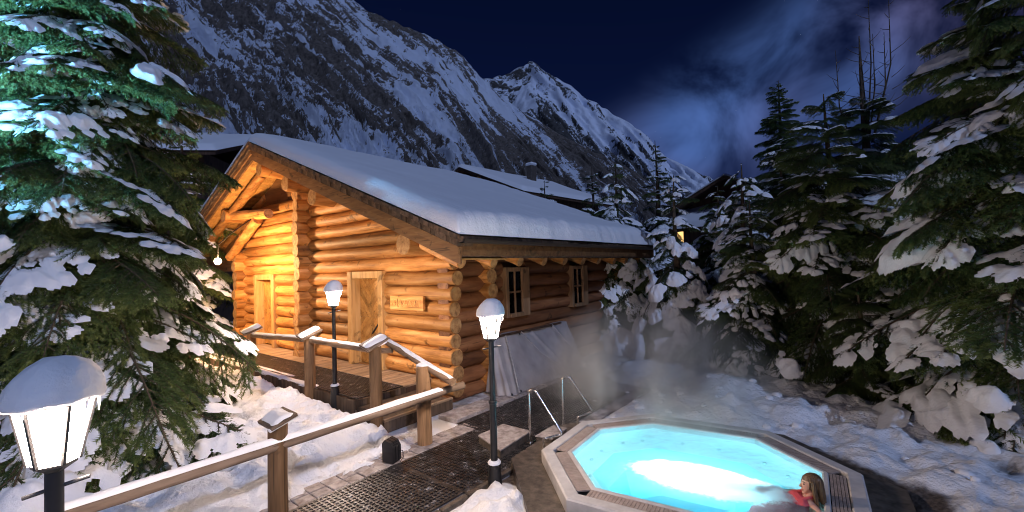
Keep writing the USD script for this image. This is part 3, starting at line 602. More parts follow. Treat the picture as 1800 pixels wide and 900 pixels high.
for s, (xa, z) in enumerate(((0.03, 0.30), (0.46, 0.16))):
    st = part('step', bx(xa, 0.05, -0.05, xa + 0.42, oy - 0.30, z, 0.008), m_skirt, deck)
    part('step_edge', bx(xa + 0.37, 0.05, z + 0.001, xa + 0.43, oy - 0.30, z + 0.045, 0.006), m_deck, st)

def mat_grid(lx, ly, cell=0.066, bar=0.024, h=0.016, seed=0, hex_=True):
    """rubber ring mat: two crossing families of bars, with a border"""
    ms = []
    for x in np.arange(0, lx + 1e-6, cell): ms.append(bx(x - bar / 2, 0, 0, x + bar / 2, ly, h))
    for y in np.arange(0, ly + 1e-6, cell): ms.append(bx(0, y - bar / 2, 0.001, lx, y + bar / 2, h - 0.001))
    ms += [bx(-0.03, -0.03, 0, lx + 0.03, 0.0, h + 0.002), bx(-0.03, ly, 0, lx + 0.03, ly + 0.03, h + 0.002), bx(-0.03, 0, 0, 0, ly, h + 0.002), bx(lx, 0, 0, lx + 0.03, ly, h + 0.002)]
    return cat(*ms)
def mat(label, at, lx, ly, catg='mat', group='rubber mats on the path'):
    m = part('rubber_mat', (lambda g: (Wv((g[0] + np.array([at[0], at[1], 0]), g[1]), at[2])))(mat_grid(lx, ly)), m_rubber)
    tag(m, label, catg, group); return m
m_deckmat = m_rubber
mat('long dark rubber mat on the timber deck beside the door', (-10.5, -1.98, DK - 0.005), 10.0, 1.05, group='rubber mats')
mat('black rubber grid mat nearest the bottom edge of the path', (1.80, -5.5, 0.004), 1.36, 2.72, group='rubber mats')
mat('black rubber grid mat beside the second lamp post', (1.80, -2.72, 0.004), 1.40, 1.62, group='rubber mats')
mat('black rubber mat between the cabin side wall and grab rails', (1.30, -0.98, 0.004), 1.72, 3.5, group='rubber mats')
# paving band left of the mats: single stones
pv = structure('path', Wv(bx(1.32, -6.5, -0.14, 3.34, 4.2, -0.012)), m_icy)
for k in range(20):
    y = -5.6 + 0.235 * k
    for j in range(2):
        x0 = 1.34 + 0.205 * j
        part('paving_stone', Wv(bx(x0 + 0.006, y + 0.006, -0.011, x0 + 0.198, y + 0.228, 0.012 + 0.012 * rng.random(), 0.006)), m_paver, pv)
for k in range(7):
    y = -0.9 + 0.6 * k
    part('paving_stone', Wv(bx(0.62, y + 0.01, -0.06, 1.16, y + 0.58, 0.02 + 0.015 * rng.random(), 0.01)), m_paver, pv)
for k in range(12):
    y = -5.5 + 0.45 * k
    if y < -1.4: part('kerb_stone', Wv(bx(3.26, y + 0.008, -0.1, 3.34, y + 0.44, 0.045, 0.008)), m_conc, pv)

# stone slabs by the grab rails
def slab(name, label, quad, z0, z1):
    c = np.mean(quad, 0); t = thing(name, label, 'slab', (c[0], c[1], 0), 0, 'stone slabs')
    part('block', prism(Polygon(np.array(quad) - c).buffer(-0.012, join_style=1), z0, z1), m_conc, t, 30)
    v, f = prism(Polygon(np.array(quad) - c).buffer(-0.002), z1 + 0.001, z1 + 0.022); part('icy_top', (v, f), m_paver, t, 30)
slab('stone_slab', 'frosty square stone slab behind the second lamp post', [W(2.25, -1.47)[:2], W(2.25, -0.82)[:2], W(2.86, -0.82)[:2], W(2.95, -1.72)[:2]], 0.02, 0.13)
slab('stone_slab', 'small frosty stone slab between the two grab rails', [W(3.12, -1.05)[:2], W(3.10, -0.50)[:2], W(3.36, -0.48)[:2], W(3.42, -1.00)[:2]], 0.02, 0.18)

# ------------------------------------------------------------------ deck railing, stair rail, path fence
m_rx = wood('rail_along', (0.10, 0.06, 0.035), (0.26, 0.165, 0.10), (0.38, 0.26, 0.17), (1.0, 9, 9))
rail = cthing('deck_railing', 'log railing with three capped posts along the deck edge', 'railing', (0.29, -2.06, 0))
PX3 = [(-2.44, 0.12, 1.62), (0.0, 0.02, 1.62), (-5.51, 0.30, 1.50)]
for x, z0, z1 in PX3:
    p = part('post', tube([(x, -0.02, z0 - 0.2), (x + 0.01, -0.02, 0.9), (x, -0.02, z1 - 0.06)], [0.115, 0.11, 0.112], 14), m_logz, rail, 40)
    R = Rotation.from_euler('xy', [22, 14], degrees=True).as_matrix()
    part('cap_board', mv(bx(-0.16, -0.23, -0.022, 0.16, 0.23, 0.022, 0.004), R, (x, -0.02, z1)), m_rail, p)
    g = snow_strip((0, -0.225, 0.022), (0, 0.225, 0.022), 0.15, 0.055, int(abs(x * 10)), 14); part('cap_snow', mv(g, R, (x, -0.02, z1)), m_snow, p, True)
for a, b in ((PX3[1], PX3[0]), (PX3[0], PX3[2])):
    p0 = np.array([a[0] - 0.08, -0.02, a[2] - 0.15]); p1 = np.array([b[0] + 0.08, -0.02, b[2] - 0.15])
    r = part('rail', wob(tube(np.linspace(p0, p1, 9), 0.064, 12), 0.014, 2.5, 4), m_rx, rail, 40)
    part('rail_snow', snow_strip(p0 + [0, 0, 0.055], p1 + [0, 0, 0.05], 0.05, 0.032, 5), m_snow, r, True)
sr = cthing('stair_handrail', 'sloping log handrail from the deck post down past the steps', 'handrail', (0.44, -1.9, 0))
p0, p1 = np.array([-0.05, 0.02, 1.60]), np.array([1.72, 0.0, 1.10])
r = part('rail', wob(tube(np.linspace(p0, p1, 9), 0.064, 12), 0.014, 2.5, 9), m_rx, sr, 40)
part('rail_snow', snow_strip(p0 + [0, 0, 0.06], p1 + [0, 0, 0.052], 0.045, 0.025, 15), m_snow, r, True)
part('bracket', tube([(-0.22, -0.12, 1.44), (0.12, 0.0, 1.46)], 0.05, 8), m_rx, sr)
fence = cthing('path_fence', 'weathered log fence with snowy rail sloping along the path', 'fence', (1.60, -2.0, 0))
post = part('post', tube([(-0.10, 0.04, -0.1), (-0.10, 0.03, 0.6), (-0.11, 0.04, 1.30)], [0.125, 0.12, 0.122], 16, True, 0.02), m_logz, fence, 40)
part('cap_snow', mv(lathe([(0.001, 0.05), (0.06, 0.045), (0.11, 0.02), (0.118, 0.0), (0.05, -0.004)], 16), None, (-0.11, 0.04, 1.305)), m_snow, post, True)
post2 = part('post', tube([(0.13, -2.43, -0.1), (0.13, -2.43, 0.5), (0.13, -2.42, 1.12)], [0.112, 0.108, 0.11], 16), m_logz, fence, 40)
R = Rotation.from_euler('xy', [18, 2], degrees=True).as_matrix()
cb = part('cap_board', mv(bx(-0.19, -0.16, -0.02, 0.19, 0.16, 0.02, 0.004), R, (0.13, -2.42, 1.16)), m_rail, post2)
part('cap_snow', mv(snow_strip((-0.185, 0, 0.02), (0.185, 0, 0.02), 0.15, 0.055, 77, 14), R, (0.13, -2.42, 1.16)), m_snow, post2, True)
q0, q1 = np.array([0.32, 0.55, 0.92]), np.array([0.02, -5.6, 0.79])
rl = part('rail', wob(tube(np.linspace(q0, q1, 22), np.linspace(0.062, 0.074, 22), 14), 0.026, 1.9, 2), m_rail, fence, 40)
part('rail_snow', snow_strip(q0 + [0, -0.5, 0.055], q1 + [0, 0, 0.062], 0.052, 0.038, 31), m_snow, rl, True)

# small black spotlight in the snow by the path
sp = thing('garden_spotlight', 'small black ribbed spotlight box standing in the snow by the mat', 'spotlight', (-1.92, 6.80, 0.03), -PSI + 0.3)
R = Rotation.from_euler('x', -10, degrees=True).as_matrix()
part('housing', cat(*[mv(prism(Polygon([(-0.10, 0), (0.10, 0), (0.10, 0.22), (0.05, 0.30), (-0.06, 0.33), (-0.10, 0.28)]), 0, 0.055), np.array([[1, 0, 0], [0, 0, 1], [0, 1, 0]]) @ np.eye(3), (0, -0.09 + 0.07 * k, 0)) for k in range(3)]), m_black, sp)
part('back_plate', bx(-0.085, -0.05, 0.02, 0.085, 0.06, 0.27), m_black, sp)
part('cable', tube([(0.10, 0.05, 0.15), (0.17, 0.05, 0.16), (0.18, 0.05, 0.06), (0.12, 0.05, -0.02)], 0.006, 6), m_black, sp)

# ------------------------------------------------------------------ street lamps
lamp = thing('street_lamp', 'black lantern lamp post with domed snow cap beside the pool path', 'street lamp', (-0.31, 5.87, 0.0), 0.12, 'lantern lamp posts')
part('post', lathe([(0.038, 1.15), (0.036, 1.5), (0.036, 1.95)], 16), m_black, lamp, True)
part('lower_post', lathe([(0.046, 0.36), (0.046, 1.13), (0.055, 1.135), (0.055, 1.165), (0.038, 1.17)], 16), m_black, lamp, 40)
part('base', lathe([(0.105, -0.25), (0.10, 0.0), (0.082, 0.31), (0.086, 0.315), (0.086, 0.35), (0.046, 0.37)], 12), m_black, lamp, 30)
part('collar_snow', lathe([(0.085, 0.35), (0.088, 0.37), (0.07, 0.39), (0.046, 0.395)], 16), m_snow, lamp, True)
part('ladder_bar', tube([(-0.11, 0, 1.84), (0.13, 0, 1.88)], 0.010, 8), m_black, lamp)
part('lantern_seat', lathe([(0.036, 1.94), (0.05, 1.95), (0.085, 1.972), (0.085, 1.985), (0.001, 1.985)], 6), m_black, lamp)
b0, b1, t0, t1 = 0.092, 0.152, 1.985, 2.285
an = np.arange(6) * PI / 3
for k in range(6):
    a0, a1 = an[k], an[(k + 1) % 6]
    A, B = np.array([b0 * math.cos(a0), b0 * math.sin(a0), t0]), np.array([b0 * math.cos(a1), b0 * math.sin(a1), t0])
    C, D = np.array([b1 * math.cos(a1), b1 * math.sin(a1), t1]), np.array([b1 * math.cos(a0), b1 * math.sin(a0), t1])
    m_ = (A + B + C + D) / 4; q = [m_ + (p - m_) * 0.95 for p in (A, B, C, D)]; nr = np.array([m_[0], m_[1], 0]); nr /= np.linalg.norm(nr)
    q = [p - nr * 0.006 for p in q]
    part('pane', (np.array(q), np.array([[0, 1, 2], [0, 2, 3]])), m_lamp, lamp)
    part('glazing_bar', tube([A, D], 0.0105, 6), m_black, lamp)
part('lantern_rim', lathe([(b1 + 0.006, t1 - 0.012), (b1 + 0.014, t1), (b1 + 0.006, t1 + 0.012), (0.0, t1 + 0.03)], 6), m_black, lamp)
snow_pro = [(0.02, t1 + 0.005), (0.155, t1 - 0.012), (0.183, t1 - 0.004), (0.187, t1 + 0.02), (0.176, t1 + 0.075), (0.15, t1 + 0.135), (0.112, t1 + 0.185), (0.062, t1 + 0.216), (0.001, t1 + 0.226)]
cp = wob(wob(lathe(snow_pro, 40), 0.032, 5.0, 5), 0.010, 24.0, 8); cp[0][:, 0] += 0.16 * np.clip(cp[0][:, 2] - t1, 0, 1); cp[0][:, 1] -= 0.10 * np.clip(cp[0][:, 2] - t1, 0, 1)
part('snow_cap', cp, m_snow, lamp, True)
q = np.random.default_rng(12)
for k in range(6):
    a = q.uniform(0, 2 * PI); rr = 0.165
    part('icicle', tube([(rr * math.cos(a), rr * math.sin(a), t1), (rr * math.cos(a), rr * math.sin(a), t1 - 0.05 - 0.05 * q.random())], [0.009, 0.002], 6), m_snow, lamp)
dup(lamp, (-3.70, 9.12, 0.25), 0.5, 'black lantern lamp post standing in front of the cabin door', 'lantern lamp posts')
dup(lamp, (-2.30, 2.22, 0.02), 0.62, 'large near lantern lamp with tall snow dome beside the left spruce', 'lantern lamp posts')

# ------------------------------------------------------------------ hot tub
PC = POOL.mean(0); ZR = 0.30
pool = thing('hot_tub', 'octagonal lit hot tub with pale coping and glowing turquoise water', 'hot tub', (PC[0], PC[1], 0))
PL = POOL - PC
def inset(d):
    p = Polygon(PL).buffer(-d, join_style=2, mitre_limit=5); c = np.array(p.exterior.coords)[:-1]
    return np.array([c[np.argmin(np.hypot(*(c - v * (1 - d / np.linalg.norm(v))).T))] for v in PL])
def ring(polys, zs):
    v = np.vstack([np.c_[p, np.full(8, z)] for p, z in zip(polys, zs)]); f = []
    for r in range(len(polys) - 1):
        for k in range(8):
            a, b = r * 8 + k, r * 8 + (k + 1) % 8; f += [[a, b, b + 8], [a, b + 8, a + 8]]
    return v, np.array(f)[:, ::-1]
part('coping', ring([inset(0.012), inset(0.0), inset(0.0), inset(0.02), inset(0.15), inset(0.165), inset(0.165)], [0.02, 0.06, ZR - 0.02, ZR, ZR, ZR - 0.012, ZR - 0.07]), m_coping, pool)
part('channel', ring([inset(0.165), inset(0.36)], [ZR - 0.06, ZR - 0.06]), m_dark, pool)
part('inner_lip', ring([inset(0.345), inset(0.345), inset(0.357), inset(0.395), inset(0.41), inset(0.415)], [ZR - 0.07, ZR - 0.018, ZR - 0.006, ZR - 0.006, ZR - 0.02, ZR - 0.10]), m_coping, pool)
# overflow slats, each its own piece; a perforated grate at the right end
i0, i1 = inset(0.172), inset(0.338)
for k in range(8):
    a0, a1, c0, c1 = i0[k], i0[(k + 1) % 8], i1[k], i1[(k + 1) % 8]; L = np.linalg.norm(c1 - c0); n = max(3, int(L / 0.042)); u = (c1 - c0) / L; nrm = np.array([-u[1], u[0]]); nrm *= np.sign(nrm @ (a0 - c0))
    if k in (0, 4, 5, 7, 3, 1, 2, 6):
        for s in range(n):
            t0_, t1_ = L * s / n + 0.0025, L * (s + 1) / n - 0.0025; p = c0 + u * t0_; q_ = c0 + u * t1_
            if k == 4:
                pts = []
                for h in range(5): 
                    e0, e1 = 0.166 * h / 5 + 0.003, 0.166 * (h + 1) / 5 - 0.003
                    pts.append(prism(Polygon([p + nrm * e0, q_ + nrm * e0, q_ + nrm * e1, p + nrm * e1]), ZR - 0.03, ZR - 0.014))
                part('grate_row', cat(*pts), m_slat, pool)
            else:
                part('overflow_slat', prism(Polygon([p, q_, q_ + nrm * 0.166, p + nrm * 0.166]), ZR - 0.032, ZR - 0.014), m_slat, pool)
WZ = ZR - 0.022
def shellmat(name, col): return M(name, {'g': ('geometry', {}), 'n': ('noise_texture', dict(scale=2.0, detail=2.0)), 'p': ('principled_bsdf', dict(base_color=col, roughness=0.4)), 'b': ('bump', dict(strength=0.1, distance=0.05))}, [('g.position', 'n.vector'), ('n.fac', 'b.height'), ('b.normal', 'p.normal')])
m_shell = shellmat('pool_shell', (0.80, 0.96, 0.97)); m_mid = shellmat('pool_seat_blue', (0.34, 0.82, 0.91)); m_deep = shellmat('pool_floor_blue', (0.16, 0.68, 0.84))
bench = [inset(0.415), inset(0.43), inset(0.50), inset(0.85), inset(0.92)]
part('seat_shell', ring([inset(0.415), inset(0.43), inset(0.52), inset(0.66)], [ZR - 0.09, WZ - 0.12, WZ - 0.22, WZ - 0.28]), m_shell, pool, 30)
part('seat_slope', ring([inset(0.66), inset(0.80), inset(0.87)], [WZ - 0.28, WZ - 0.38, WZ - 0.46]), m_mid, pool, 30)
v, f = ring([inset(0.87), inset(0.98)], [WZ - 0.46, WZ - 0.85]); part('foot_wall', (v, f), m_deep, pool, 30)
part('floor', prism(Polygon(inset(0.97)), WZ - 0.90, WZ - 0.85), m_deep, pool)
for k in range(8):                                                   # jets on the far and left walls
    a, b = bench[1][k], bench[1][(k + 1) % 8]
    for t in (0.3, 0.7):
        c = (a + (b - a) * t); c = c * (1 - 0.13 / np.linalg.norm(c)); part('jet', mv(lathe([(0.001, 0.02), (0.022, 0.014), (0.03, 0.0), (0.02, -0.01)], 10), None, (*c, WZ - 0.19)), plain('jet_%d_%d' % (k, int(t * 10)), (0.42, 0.62, 0.66), 0.4), pool)
# water: still surface with small ripples; blue absorbed by the water itself
wp = Polygon(inset(0.417))
x0_, y0_, x1_, y1_ = wp.bounds; wx = np.linspace(x0_, x1_, 110); wy = np.linspace(y0_, y1_, 110); WX, WY = np.meshgrid(wx, wy, indexing='ij')
din = inside_dist(WX, WY, inset(0.417)); P = np.stack([WX, WY, 0 * WX], -1)
V = np.stack([WX, WY, WZ + 0.022 * (meshkit.fbm(P * 5, 3, 77) - 0.5) + 0.009 * (meshkit.fbm(P * 22, 2, 78) - 0.5)], -1).reshape(-1, 3); fg = grid(110, 110)
fg = fg[(din.reshape(-1)[fg] < 0.012).all(1)]
m_water = M('pool_water', {'t': ('transparent_bsdf', dict(color=(0.70, 0.95, 0.985))), 'g': ('glossy_bsdf', dict(roughness=0.03)), 'fr': ('fresnel', dict(IOR=1.33)), 'ge': ('geometry', {}), 'n': ('noise_texture', dict(scale=9.0, detail=3.0)), 'b': ('bump', dict(strength=0.3, distance=0.03)), 'tl': ('translucent_bsdf', dict(color=(0.78, 0.96, 0.98))), 'mk': ('mix_closure', dict(fac=0.15)), 'm': ('mix_closure', {})},
            [('t.BSDF', 'mk.closure1'), ('tl.BSDF', 'mk.closure2'), ('ge.position', 'n.vector'), ('n.fac', 'b.height'), ('b.normal', 'g.normal'), ('b.normal', 'fr.normal'), ('fr.fac', 'm.fac'), ('mk.closure', 'm.closure1'), ('g.BSDF', 'm.closure2')], surface='m.closure')
part('water', (V, fg), m_water, pool, True)
# foam whipped up by the jets along the middle
ang = math.atan2(PL[4][1] - PL[0][1], PL[4][0] - PL[0][0]); ca, sa = math.cos(ang), math.sin(ang)
fx = np.linspace(-1.0, 1.35, 90); fy = np.linspace(-0.62, 0.5, 60); FX, FY = np.meshgrid(fx, fy, indexing='ij')
fcx, fcy = -0.10, -0.50; ang = math.radians(-32); ca, sa = math.cos(ang), math.sin(ang)
rr = np.sqrt(((FX - 0.10) / 1.02) ** 2 + (FY / 0.47) ** 2) + 0.28 * (meshkit.fbm(np.stack([FX * 3, FY * 3, FX * 0], -1), 4, 55) - 0.5)
hz = 0.006 + 0.05 * np.clip(1 - rr, 0, 1) ** 0.5 * (0.6 + 0.8 * meshkit.fbm(np.stack([FX * 9, FY * 9, FX * 0], -1), 3, 56))
FV = np.stack([fcx + FX * ca - FY * sa, fcy + FX * sa + FY * ca, WZ + hz], -1).reshape(-1, 3); ff = grid(90, 60); ff = ff[(rr.reshape(-1)[ff] < 1).all(1)]
m_foam = M('foam', {'d': ('diffuse_bsdf', dict(color=(0.93, 0.96, 0.97))), 't': ('translucent_bsdf', dict(color=(0.96, 0.99, 1.0))), 'm': ('mix_closure', dict(fac=0.75)), 'tr': ('transparent_bsdf', {}), 'at': ('attribute', dict(attribute='cover')),
                    'g': ('geometry', {}), 'n': ('noise_texture', dict(scale=16.0, detail=5.0, roughness=0.6)), 'ad': ('math', dict(math_type='add')), 'mr': ('map_range', dict(range_type='smoothstep', from_min=0.55, from_max=1.05, to_min=0.0, to_max=1.0, clamp=True)), 'mx': ('mix_closure', {})},
           [('d.BSDF', 'm.closure1'), ('t.BSDF', 'm.closure2'), ('g.position', 'n.vector'), ('n.fac', 'ad.value1'), ('at.fac', 'ad.value2'), ('ad.value', 'mr.value'), ('mr.result', 'mx.fac'), ('tr.BSDF', 'mx.closure1'), ('m.closure', 'mx.closure2')], surface='mx.closure')
ff_use = np.unique(ff); fm = part('foam', (FV, ff), m_foam, pool, True)
UsdGeom.PrimvarsAPI(fm).CreatePrimvar('cover', Sdf.ValueTypeNames.FloatArray, 'vertex').Set(Vt.FloatArray.FromNumpy(ss(1.0, 0.62, rr.reshape(-1)[ff_use]).astype(np.float32)))
m_plight = emit('pool_light_lit', (0.62, 0.93, 1.0), POOL_W)
for fx_ in (-0.35, 0.1, 0.55):
    part('underwater_light', mv(lathe([(0.13, 0.0), (0.12, 0.02), (0.001, 0.024)], 18), None, (fcx + fx_ * ca, fcy + fx_ * sa, WZ - 0.84)), m_plight, pool, True)
# stone surround
so = Polygon(POOL).buffer(0.42, join_style=2); si = Polygon(POOL).buffer(0.004, join_style=2)
surr = structure('pool_surround', wob(prism(so.difference(si), -0.12, 0.13), 0.006, 4.0, 3), m_conc)

# ------------------------------------------------------------------ grab rails
def grab(label, A, B, C, h):
    A, B, C = (np.array(p, float) for p in (A, B, C)); d = (B - A); d[2] = 0; L = np.linalg.norm(d); d /= L; up = np.array([0, 0, 1.0])
    t = thing('grab_rail', label, 'grab rail', A * [1, 1, 0], 0, 'stainless pool grab rails'); o = A * [1, 1, 0]
    top = A + up * h; r = 0.085
    arc = [top + up * (r * math.sin(s)) + d * (r - r * math.cos(s)) for s in np.linspace(0, PI * 0.80, 9)]
    low = B + up * 0.05; pts = [A, A + up * h * 0.5] + arc + [arc[-1] + (low - arc[-1]) * 0.5, low, low - up * 0.035 - d * 0.015, low - up * 0.05 - d * 0.05, C + up * 0.03 + d * 0.05, C + up * 0.02, C - up * 0.12]
    part('tube', tube(np.array(pts) - o, 0.019, 12), m_steel, t, True)
    part('flange', mv(lathe([(0.045, 0.0), (0.045, 0.012), (0.02, 0.018)], 16), None, A - o + [0, 0, 0.02]), m_steel, t, 30)
grab('nearer stainless steel grab rail at the left corner of the hot tub', (0.21, 7.23, 0.05), (0.68, 6.86, 0.31), (0.40, 6.80, 0.28), 0.80)
grab('farther stainless steel grab rail behind the left corner of the hot tub', (0.83, 7.97, 0.05), (1.33, 7.86, 0.31), (1.05, 7.72, 0.28), 0.80)

# ------------------------------------------------------------------ covered lounger stack leaning on the side wall: grey tarpaulin
tp = cthing('tarpaulin', 'grey tarpaulin cover leaning against the side wall of the cabin', 'tarpaulin', (1.0, 2.5, 0))
def tarp_mesh():
    # profile rows from bottom front edge over the top to the wall
    na, nb = 70, 44; u = np.linspace(0, 1, na); w = np.linspace(0, 1, nb); Ug, Wg = np.meshgrid(u, w, indexing='ij')
    y = -1.60 + Ug * 3.3; foot = 0.0; ztop = 1.26 + 0.03 * np.sin(Ug * 9)
    x = np.where(Wg < 0.85, 0.05 - Wg / 0.85 * 0.72, -0.67 - (Wg - 0.85) / 0.15 * 0.12)
    z = np.where(Wg < 0.85, 0.03 + Wg / 0.85 * (ztop - 0.03), ztop + 0.0 * Wg)
    y = y * (1 - 0.06 * Wg) + 0.55 * Wg * (Ug > 0.72) * (Ug - 0.72) + 0.25 * Wg
    P = np.stack([y, z, 0 * z], -1)
    fold = 0.05 * np.exp(-(((y - 0.2 + (1 - z / 1.2) * -0.7) / 0.05) ** 2)) + 0.04 * np.exp(-(((y - 1.2 - (1 - z / 1.2) * 0.7) / 0.05) ** 2)) + 0.05 * np.exp(-(((y + 1.0 + (1 - z / 1.2) * 0.45) / 0.05) ** 2))
    x = x + fold + 0.10 * (meshkit.fbm(P * 1.8, 3, 8) - 0.5) + 0.006 * np.sin(Ug * 40 + 5 * meshkit.fbm(P * 2, 2, 3)) * np.clip(1 - z / 0.9, 0, 1)
    V = np.stack([x, y, z], -1).reshape(-1, 3); f = grid(na, nb)
    # left gusset: triangular flap with folds
    ns = 16; s = np.linspace(0, 1, ns); S, Z = np.meshgrid(s, w, indexing='ij'); ye = V.reshape(na, nb, 3)[0]
    xs_ = ye[None, :, 0] * (1 - S) + (-0.72) * S; zs = ye[None, :, 2] * (1 - S) + ye[None, :, 2] * S; ys_ = ye[None, :, 1] - 0.12 * np.sin(S * PI) - 0.04 * np.sin(S * 22) * (1 - zs / 1.5)
    return cat((V, f), (np.stack([xs_, ys_, zs], -1).reshape(-1, 3), grid(ns, nb)[:, ::-1]))
part('sheet', tarp_mesh(), m_tarp, tp, True)
for i_, (pts_) in enumerate((((-0.58, -0.42, 1.25), (-0.28, -0.05, 0.72), (0.02, 0.55, 0.22), (0.10, 0.75, 0.03)), ((-0.58, 1.0, 1.27), (-0.3, 1.22, 0.8), (0.02, 1.5, 0.3)), ((-0.57, -1.05, 1.24), (-0.25, -1.22, 0.7), (0.10, -1.42, 0.04)))):
    part('seam', tube([np.array(p_) + [0.05, 0, 0.03] for p_ in pts_], 0.013, 6), m_tarp, tp, True)
for (a, b) in (((-0.60, -1.50, 1.27), (-0.60, 1.55, 1.28)),): part('support_pole', tube([a, b], 0.03, 8), m_darkwood, tp)
for (y, z, x) in ((-1.35, 0.10, 0.10), (-1.58, 0.06, 0.02), (-0.45, 1.22, -0.60), (1.0, 1.24, -0.60)): part('eyelet', mv(lathe([(0.02, 0), (0.03, 0.008), (0.02, 0.012), (0.001, 0.012)], 10), Rotation.from_euler('y', 60, degrees=True).as_matrix(), (x + 0.03, y, z)), m_black, tp)

# ------------------------------------------------------------------ woman in the hot tub, reclining against its right end
woman = thing('person', 'long haired woman in red swimsuit reclining in the hot tub facing left', 'person', (3.20, 4.90, -0.035), math.radians(165.0))
def chain(*pr): return [bone(a, ra, b, rb) for (a, ra), (b, rb) in zip(pr[:-1], pr[1:])]
B_ = []
B_ += chain(((0.03, 0, 0.34), 0.046), ((0.0, 0, 0.42), 0.045))                                              # neck
B_ += [m3.Manifold.batch_hull([ball((0.04, s * 0.140, 0.270), 0.052) for s in (-1, 1)] + [ball((0.05, 0, 0.31), 0.06)])]
B_ += [m3.Manifold.batch_hull([ball((0.06, s * 0.10, 0.27), 0.075) for s in (-1, 1)] + [ball((0.30, s * 0.075, 0.15), 0.075) for s in (-1, 1)])]
B_ += [m3.Manifold.batch_hull([ball((0.30, s * 0.075, 0.15), 0.075) for s in (-1, 1)] + [ball((0.50, s * 0.085, 0.05), 0.09) for s in (-1, 1)])]
for s in (-1, 1):
    B_ += [ball((0.15, s * 0.068, 0.305), 0.048)]
    B_ += chain(((0.52, s * 0.09, 0.03), 0.085), ((0.88, s * 0.10, -0.16), 0.055), ((1.20, s * 0.09, -0.34), 0.04), ((1.31, s * 0.09, -0.30), 0.03))
def hand(c, d, side):
    c = np.array(c); d = np.array(d) / np.linalg.norm(d); n = np.cross(d, [0, 0, 1.0]); n /= np.linalg.norm(n); dn = np.array([0, 0, -1.0]); out = []
    out.append(m3.Manifold.batch_hull([ball(c + n * k * 0.03, 0.013) for k in (-1, 1)] + [ball(c + d * 0.075 + n * k * 0.034, 0.012) for k in (-1, 1)]))
    for k, L in zip((-1.5, -0.5, 0.5, 1.5), (0.062, 0.074, 0.07, 0.052)):
        a = c + d * 0.08 + n * k * 0.021; b = a + d * L * 0.55 + dn * 0.006; e = b + d * L * 0.5 + dn * 0.016
        out += [bone(a, 0.0095, b, 0.0085, 8), bone(b, 0.0085, e, 0.007, 8)]
    a = c + n * side * 0.032 + d * 0.02; b = a + n * side * 0.024 + d * 0.03; out += [bone(a, 0.011, b, 0.010, 8), bone(b, 0.010, b + d * 0.03 + n * side * 0.004, 0.008, 8)]
    return out
ARMS = {1: [(0.04, 0.165, 0.285), (-0.02, 0.40, 0.255), (0.22, 0.46, 0.275)], -1: [(0.04, -0.165, 0.285), (0.27, -0.25, 0.245), (0.47, -0.13, 0.272)]}
for s, (a, b, c) in ARMS.items():
    B_ += chain((a, 0.050), (b, 0.036), (c, 0.025)); B_ += hand(np.array(c) + 0.02 * (np.array(c) - b) / np.linalg.norm(np.array(c) - b), np.array(c) - np.array(b), -s)
HC = np.array([0.015, 0, 0.475])
B_ += [ball(HC + [-0.018, 0, 0.025], (0.088, 0.073, 0.088), 24), m3.Manifold.batch_hull([ball(HC + [0.02, 0, 0.0], (0.066, 0.062, 0.075), 18), ball(HC + [0.048, 0, -0.082], (0.026, 0.026, 0.024), 14)])]
B_ += [m3.Manifold.batch_hull([ball(HC + [0.078, 0, 0.018], 0.008, 10), ball(HC + [0.100, 0, -0.022], 0.011, 10), ball(HC + [0.076, 0, -0.025], 0.014, 10)])]   # nose
B_ += [ball(HC + [0.078, 0, -0.050], (0.013, 0.022, 0.0065), 12), ball(HC + [0.076, 0, -0.063], (0.013, 0.018, 0.007), 12), ball(HC + [0.066, 0, -0.088], (0.018, 0.02, 0.015), 12)]
B_ += [ball(HC + [-0.005, s * 0.072, -0.01], (0.018, 0.010, 0.030), 12) for s in (-1, 1)]
part('body', smoothed(m3.Manifold.batch_boolean(B_, m3.OpType.Add), 0.012, 6), m_skin, woman, True)
m_eye = plain('eye_dark', (0.03, 0.02, 0.018), 0.3); m_brow = plain('brow_hair', (0.10, 0.06, 0.03), 0.7)
for s in (-1, 1):
    part('eye', manif(ball(HC + [0.070, s * 0.030, 0.012], (0.012, 0.013, 0.008), 12)), m_eye, woman, True)
    part('eyebrow', manif(m3.Manifold.batch_hull([ball(HC + [0.076, s * 0.018, 0.032], 0.006, 8), ball(HC + [0.066, s * 0.046, 0.034], 0.004, 8)])), m_brow, woman, True)
part('lips', manif(ball(HC + [0.084, 0, -0.056], (0.008, 0.020, 0.008), 12)), plain('lip', (0.5, 0.16, 0.14), 0.45), woman, True)
S_ = [m3.Manifold.batch_hull([ball((0.13, s * 0.095, 0.275), 0.085) for s in (-1, 1)] + [ball((0.31, s * 0.078, 0.155), 0.083) for s in (-1, 1)]),
      m3.Manifold.batch_hull([ball((0.31, s * 0.078, 0.155), 0.083) for s in (-1, 1)] + [ball((0.52, s * 0.088, 0.055), 0.098) for s in (-1, 1)])]
S_ += [ball((0.15, s * 0.068, 0.306), 0.054) for s in (-1, 1)]
for s in (-1, 1): S_ += chain(((0.15, s * 0.08, 0.335), 0.018), ((0.06, s * 0.085, 0.372), 0.014), ((0.0, s * 0.05, 0.36), 0.014))
part('swimsuit', smoothed(m3.Manifold.batch_boolean(S_, m3.OpType.Add), 0.014, 4), m_suit, woman, True)
H_ = ball(HC + [-0.022, 0, 0.026], (0.103, 0.086, 0.100), 28) - m3.Manifold.cube((0.2, 0.4, 0.165)).translate((HC[0] + 0.032, -0.2, HC[2] - 0.11)).rotate((0, 0, 0))
